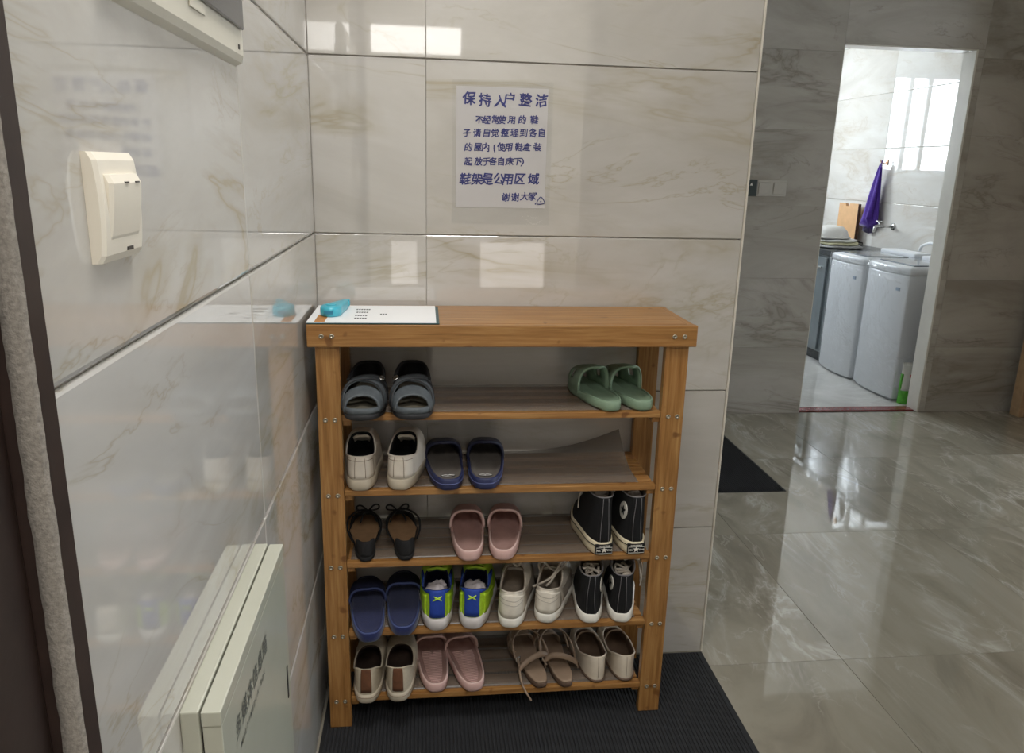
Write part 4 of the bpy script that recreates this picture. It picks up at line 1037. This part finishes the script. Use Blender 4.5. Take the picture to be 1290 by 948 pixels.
# ------------------------------------------------------------------ low-voltage information box
GB = mat('grey_green_enamel', (186,186,171), 0.2, 0.02, 12); PTX = mat('box_print', (84,86,80), 0.6)
ib = thing('information_box', 'pale grey metal information box with printed characters, low on the left wall', 'utility box', (0.0, -0.9985, 0.38))
box('back_frame', (0.0, -0.1925, 0.0), (0.0195, 0.1925, 0.415), GB, ib, 0.002)
dr = box('door', (0.0215, -0.1900, 0.003), (0.0420, 0.1910, 0.394), GB, ib, 0.0015)
box('door_flange', (0.0215, -0.1925, 0.3955), (0.0425, 0.1925, 0.4135), GB, ib, 0.0015)
box('hinge_strip', (0.0195, -0.186, 0.01), (0.0215, 0.186, 0.40), HOLE, ib)
box('latch', (0.0420, 0.164, 0.158), (0.0432, 0.170, 0.214), HOLE, dr, 0.0004)
V, Fc = [], []
def wall_text(txt, y, z, size, gap):
    for i, ch in enumerate(txt):
        vs, fs = text_mesh(ch, size, size*0.012); b0 = len(V)
        for p in vs: V.append((0.0424, y+gap*i+p.x, z+p.y))
        for f_ in fs: Fc.append(tuple(b0+k for k in f_))
wall_text('多媒体信息箱', -0.1265, 0.342, 0.030, 0.0306)
wall_text('MULTIMEDIA BOX', -0.118, 0.312, 0.012, 0.0102)
if Fc: mesh('lettering', V, Fc, PTX, dr, False)

# ------------------------------------------------------------------ entrance door frame in the left foreground
DB = mat('dark_brown_steel', (48,36,32), 0.42, 0.2, 40, 0.15, 60); FUZZ = mat('grey_fuzzy_seal', (140,134,126), 0.95, 0.25, 300, 0.8, 500)
ef = thing('door_2', 'dark brown steel entrance door frame with grey fuzzy seal at the left edge', 'door frame', (0.0, -1.44, 0.0)); ef['kind'] = 'structure'
box('stop', (-0.10, -0.009, 0.0), (0.0285, 0.014, 2.10), DB, ef, 0.0012)
V, Fc = [], []; rnd = random.Random(3)
nz = 240
for k in range(nz+1):
    z = 2.08*k/nz
    for x, y in ((0.0145, -0.0095), (0.0150+rnd.uniform(0, .0010), -0.0125), (0.0215, -0.0140), (0.0285-rnd.uniform(0, .0012), -0.0130), (0.0300, -0.0095)):
        V.append((x, y+rnd.uniform(-0.0006, 0.0006), z))
for k in range(nz):
    for j in range(4):
        q = k*5+j; Fc.append((q, q+1, q+6, q+5))
mesh('seal', V, Fc, FUZZ, ef)['label'] = 'grey fuzzy weather seal'
box('jamb', (-0.10, -0.12, 0.0), (0.008, -0.0095, 2.10), DB, ef, 0.003)
box('outer_casing', (-0.14, -0.150, 0.0), (0.012, -0.120, 2.10), DB, ef, 0.003)
box('stop', (0.030, -0.012, 2.04), (0.975, 0.012, 2.10), DB, ef, 0.003)
box('jamb', (0.950, -0.12, 0.0), (0.978, 0.012, 2.04), DB, ef, 0.003)

# ------------------------------------------------------------------ key-card holder and switch on the far wall
kc = thing('card_switch', 'small black card switch with a white triangle on the far grey wall', 'card switch', (2.030, FY, 1.248))
box('body', (-0.034, -0.012, 0.0), (0.034, 0.0, 0.088), mat('black_plastic', (34,46,44), 0.4, 0.1), kc, 0.003)
loft('triangle_mark', [[(-0.008, y, 0.056), (0.008, y, 0.056), (0.0, y, 0.072)] for y in (-0.0119, -0.0126)], M_wrub, kc, smooth=False)
fs_ = thing('double_switch', 'pale grey double switch plate beside the black card switch', 'light switch', (2.150, FY, 1.250))
GP = mat('grey_switch', (176,170,160), 0.4, 0.03)
box('plate', (-0.084, -0.009, 0.0), (0.084, 0.0, 0.086), GP, fs_, 0.003)
for x in (-0.042, 0.042): box('rocker', (x-0.034, -0.013, 0.012), (x+0.034, -0.0085, 0.072), GP, fs_, 0.002)

# ------------------------------------------------------------------ laundry contents
WW = mat('washer_white', (232,234,238), 0.3, 0.02, 6); WGR = mat('washer_grey', (150,154,160), 0.35, 0.05, 10); WGL = mat('washer_lid_glass', (120,126,134), 0.12, 0.05)
WRAP = clear_film('washer_wrap', 0.20, 0.05, 0.6, 14); STK = mat('sticker_blue', (150,170,196), 0.5, 0.1)
def washer(label, y0, y1, seed):
    t = thing('washing_machine', label, 'washing machine', (3.43, (y0+y1)/2, 0.0), 0, 'washing machines wrapped in film')
    hw_ = (y1-y0)/2; x0, x1 = -0.262, 0.265
    def ring(g, z, bul=0.030, rr=0.035):
        pts = []
        for k in range(21):                      # bowed front facing -x
            f = -1+2*k/20; yy = f*(hw_-rr*0.25+g)
            pts.append((x0+bul*(abs(f)**2.4)-g, yy, z))
        for a in range(1, 5): pts.append((x1-rr+rr*math.sin(a*PI/8)+g, hw_-rr+rr*math.cos(a*PI/8)+g, z))
        pts.append((x1+g, hw_-rr, z))
        pts.append((x1+g, -hw_+rr, z))
        for a in range(1, 5): pts.append((x1-rr+rr*math.cos(a*PI/8)+g, -hw_+rr-rr*math.sin(a*PI/8)-g, z))
        return pts
    loft('base', [ring(-0.012, z) for z in (0.0, 0.05)], WGR, t)
    loft('body', [ring(g, z) for g, z in ((-0.006,0.012),(0.0,0.02),(0.0,0.78),(-0.004,0.79))], WW, t)
    tp = loft('top_cover', [ring(g, z) for g, z in ((-0.004,0.792),(0.002,0.796),(0.002,0.826),(-0.006,0.838),(-0.03,0.842))], WW, t)
    box('lid', (-0.19, -hw_+0.05, 0.842), (0.10, hw_-0.05, 0.850), WGL, t, 0.004)
    box('control_panel', (0.12, -hw_+0.02, 0.842), (0.262, hw_-0.02, 0.872), WW, t, 0.012, 3)
    box('sticker', (x0+0.008, -hw_+0.07, 0.69), (x0+0.018, -hw_+0.13, 0.71), STK, t, 0.001)
    box('side_recess', (-0.02, -hw_-0.0015, 0.16), (0.20, -hw_+0.004, 0.74), WGR, t, 0.003)
    rnd = random.Random(seed); rings = []
    for k in range(61):
        z = 0.012+0.836*k/60; rr = []
        for i, p in enumerate(ring(0.005, z)):
            d = 0.006*mnoise.noise(Vector((p[1]*9+seed*5, p[0]*9, z*4)))+0.007*abs(mnoise.noise(Vector((p[1]*16+z*6, p[0]*16+seed, z*9))))
            if z > 0.74: d += 0.014*abs(mnoise.noise(Vector((p[1]*40, seed, z*30))))
            v = Vector((p[0], p[1], 0)).normalized()*(d+0.003)
            rr.append((p[0]+v.x, p[1]+v.y, z))
        rings.append(rr)
    wr_ = loft('wrapping_film', rings, WRAP, t, False, False, False); wr_['label'] = 'crumpled clear wrapping film'
    return t
washer('white top-loading washing machine in clear film, far one behind its twin', 2.990, 3.440, 2)
washer('white top-loading washing machine in clear film, nearer the doorway jamb', 2.480, 2.955, 5)
hs = tube('drain_hose', spline([(3.64, 3.10, 0.885), (3.64, 3.08, 0.92), (3.64, 3.00, 0.945), (3.64, 2.92, 0.94), (3.65, 2.86, 0.915), (3.66, 2.83, 0.885)], 26), 0.010, mat('hose_white', (226,228,230), 0.4), None, 8)
tag(hs, 'white hose looping up behind the nearer washing machine', 'hose')
# towel
TOW = mat('purple_towel', (78,44,150), 0.95, 0.25, 120, 0.5, 400, sheen=0.3)
tw = thing('purple_towel', 'purple towel hanging from a hook on the laundry wall', 'towel', (3.70, 3.82, 1.46))
rings = []
for k in range(17):
    f = k/16; z = -0.46*f; rad = 0.012+0.062*f**0.8; rr = []
    for i in range(28):
        a = 2*PI*i/28; fold = 1+0.32*math.sin(5*a+f*2.0)+0.15*math.sin(9*a+1)
        zz = z - (0.06*math.cos(a-0.6) if k == 16 else 0.06*f*f*math.cos(a-0.6))
        rr.append((0.55*rad*math.cos(a)*fold-0.006*f, rad*math.sin(a)*fold+0.045*f, zz))
    rings.append(rr)
loft('cloth', rings, TOW, tw); tube('hanging_loop', spline([(0.0, 0.0, -0.005), (0.006, 0.006, 0.02), (0.012, 0.0, 0.03), (0.006, -0.006, 0.02)], 16, True), 0.003, TOW, tw, 6, True)
hk = thing('wall_hook', 'small bronze hook holding the purple towel', 'hook', (3.75, 3.82, 1.475))
BRZ = mat('bronze', (180,140,110), 0.4, 0.1, metal=0.6)
box('plate', (-0.006, -0.016, -0.02), (0.0, 0.016, 0.025), BRZ, hk, 0.002); tube('prong', spline([(-0.005, 0, 0.0), (-0.035, 0, -0.004), (-0.052, 0, 0.006), (-0.054, 0, 0.020)], 12), 0.004, BRZ, hk)
# tap
tp_ = thing('wall_tap', 'chrome wall tap with cross handle above the washing machines', 'tap', (3.75, 3.62, 1.012))
lathe('flange', [(0.026, 0.0), (0.026, -0.006), (0.012, -0.012)], M_chrome, tp_, 20, 'x')
tube('pipe', [(-0.008, 0, 0), (-0.12, 0, 0.0)], 0.009, M_chrome, tp_, 10); tube('spout', spline([(-0.10, 0, 0), (-0.135, 0, 0.002), (-0.150, 0, -0.012), (-0.152, 0, -0.045)], 14), 0.010, M_chrome, tp_, 10)
h_ = tube('handle', [(-0.115, 0, 0.0), (-0.115, 0, 0.034)], 0.007, M_chrome, tp_, 8)
for a in range(4):
    tube('handle_arm', [(-0.115, 0, 0.034), (-0.115+0.026*math.cos(a*PI/2+.5), 0.026*math.sin(a*PI/2+.5), 0.038)], 0.006, M_chrome, h_, 6)
# sink counter with things on it
DKC = mat('dark_granite', (54,58,62), 0.25, 0.25, 120); CAB = mat('steel_grey_front', (112,120,124), 0.3, 0.08, 10)
sc = thing('sink_counter', 'dark counter beyond the washing machines with grey cabinet doors', 'counter', (3.475, 3.98, 0.0))
box('cabinet', (-0.255, -0.50, 0.08), (0.27, 0.60, 0.80), CAB, sc, 0.002); box('plinth', (-0.22, -0.48, 0.0), (0.27, 0.58, 0.08), DKC, sc)
box('worktop', (-0.275, -0.51, 0.802), (0.272, 0.61, 0.842), DKC, sc, 0.004)
for y in (-0.46, 0.06):
    d_ = box('door', (-0.272, y, 0.10), (-0.256, y+0.50, 0.78), CAB, sc, 0.003); box('handle', (-0.286, y+0.05, 0.70), (-0.272, y+0.45, 0.715), M_chrome, d_, 0.003)
WD = mat('board_wood', (214,168,120), 0.6, 0.06, 20); DKW = mat('board_edge', (90,60,40), 0.6)
bdx = thing('cutting_board', 'pale wooden cutting board with a handle notch leaning on the laundry wall', 'cutting board', (3.70, 4.17, 0.868))
V = []; prof = [(-0.145, 0.0), (0.145, 0.0), (0.145, 0.29), (0.050, 0.29), (0.042, 0.268), (-0.008, 0.268), (-0.016, 0.29), (-0.145, 0.29)]
loft('board', [[(x, y, z) for y, z in prof] for x in (-0.016, 0.006)], WD, bdx, smooth=False)
box('edge_band', (-0.016, -0.150, 0.0), (0.006, -0.1452, 0.29), DKW, bdx)
rkx = thing('dish_rack', 'dark wire dish rack under the cutting board', 'dish rack', (3.655, 4.16, 0.842))
for y in (-0.17, 0.17):
    tube('side_wire', [(-0.10, y, 0.004), (-0.10, y, 0.018), (0.085, y, 0.018), (0.085, y, 0.004)], 0.004, HOLE, rkx)
for x in (-0.10, -0.04, 0.03, 0.085): tube('wire', [(x, -0.17, 0.018), (x, 0.17, 0.018)], 0.003, HOLE, rkx)
bs = thing('white_basin', 'white plastic basin upside down on the laundry counter', 'basin', (3.36, 3.80, 0.9105))
lathe('bowl', [(0.135, 0.0), (0.132, 0.012), (0.120, 0.05), (0.085, 0.085), (0.03, 0.094)], mat('basin_white', (236,234,230), 0.35, 0.02), bs, 28); lathe('rim', [(0.134, 0.0), (0.144, 0.002), (0.144, 0.010), (0.133, 0.014)], MATS['basin_white'], bs, 28)
fc = thing('folded_cloths', 'loose pile of pale cloths under the white basin', 'cloth', (3.40, 3.80, 0.8445))
for k, (m_, r_) in enumerate(((mat('cloth_grey', (176,176,176), 0.9, 0.15, 60), 0.20), (mat('cloth_cream', (214,210,176), 0.9, 0.12, 60), 0.17), (mat('cloth_white', (226,226,224), 0.9, 0.06, 60), 0.15))):
    rings = []
    for g, z in ((0.85, 0.0), (1.0, 0.006), (1.0, 0.014), (0.8, 0.020)):
        rings.append([(r_*g*math.cos(2*PI*i/30)*(1+0.10*math.sin(3*i*2*PI/30+k)), 1.2*r_*g*math.sin(2*PI*i/30)*(1+0.08*math.sin(5*i*2*PI/30)), 0.0205*k+z+0.002*math.sin(i*1.3)) for i in range(30)])
    loft('cloth', rings, m_, fc)
# detergent pouch
dt = thing('detergent_pouch', 'green and white detergent pouch standing by the doorway jamb', 'detergent pouch', (3.285, 2.435, 0.0), R(-8))
GRN = mat('pouch_green', (92,180,60), 0.3, 0.25, 40); PW = mat('pouch_white', (232,234,228), 0.3, 0.04, 30)
def pouch(name, z0, z1, m_, n=8):
    rings = []
    for k in range(n+1):
        z = z0+(z1-z0)*k/n; f = z/0.262; dep = 0.034*(1-f)**0.7+0.002; wd = 0.078-0.004*f
        rings.append([(wd*math.copysign(abs(math.cos(a))**0.6, math.cos(a)), dep*math.sin(a)+0.0015*math.sin(9*a+z*60), z) for a in [2*PI*i/32 for i in range(32)]])
    return loft(name, rings, m_, dt)
pouch('green_base', 0.0, 0.085, GRN); pouch('white_body', 0.085, 0.262, PW)
def dec(name, x, z, sx, sz, m_):
    f = z/0.262; y = -(0.034*(1-f)**0.7+0.002)-0.002
    return box(name, (x-sx, y-0.001, z-sz), (x+sx, y+0.004, z+sz), m_, dt, 0.0008)
dec('red_print', 0.0, 0.178, 0.030, 0.010, mat('print_red', (190,50,56), 0.4)); dec('dark_print', -0.004, 0.135, 0.024, 0.022, mat('print_dark', (60,60,72), 0.4)); dec('dark_print', -0.004, 0.100, 0.026, 0.004, MATS['print_dark'])
box('green_side', (-0.079, -0.012, 0.08), (-0.064, 0.006, 0.19), GRN, dt, 0.004)
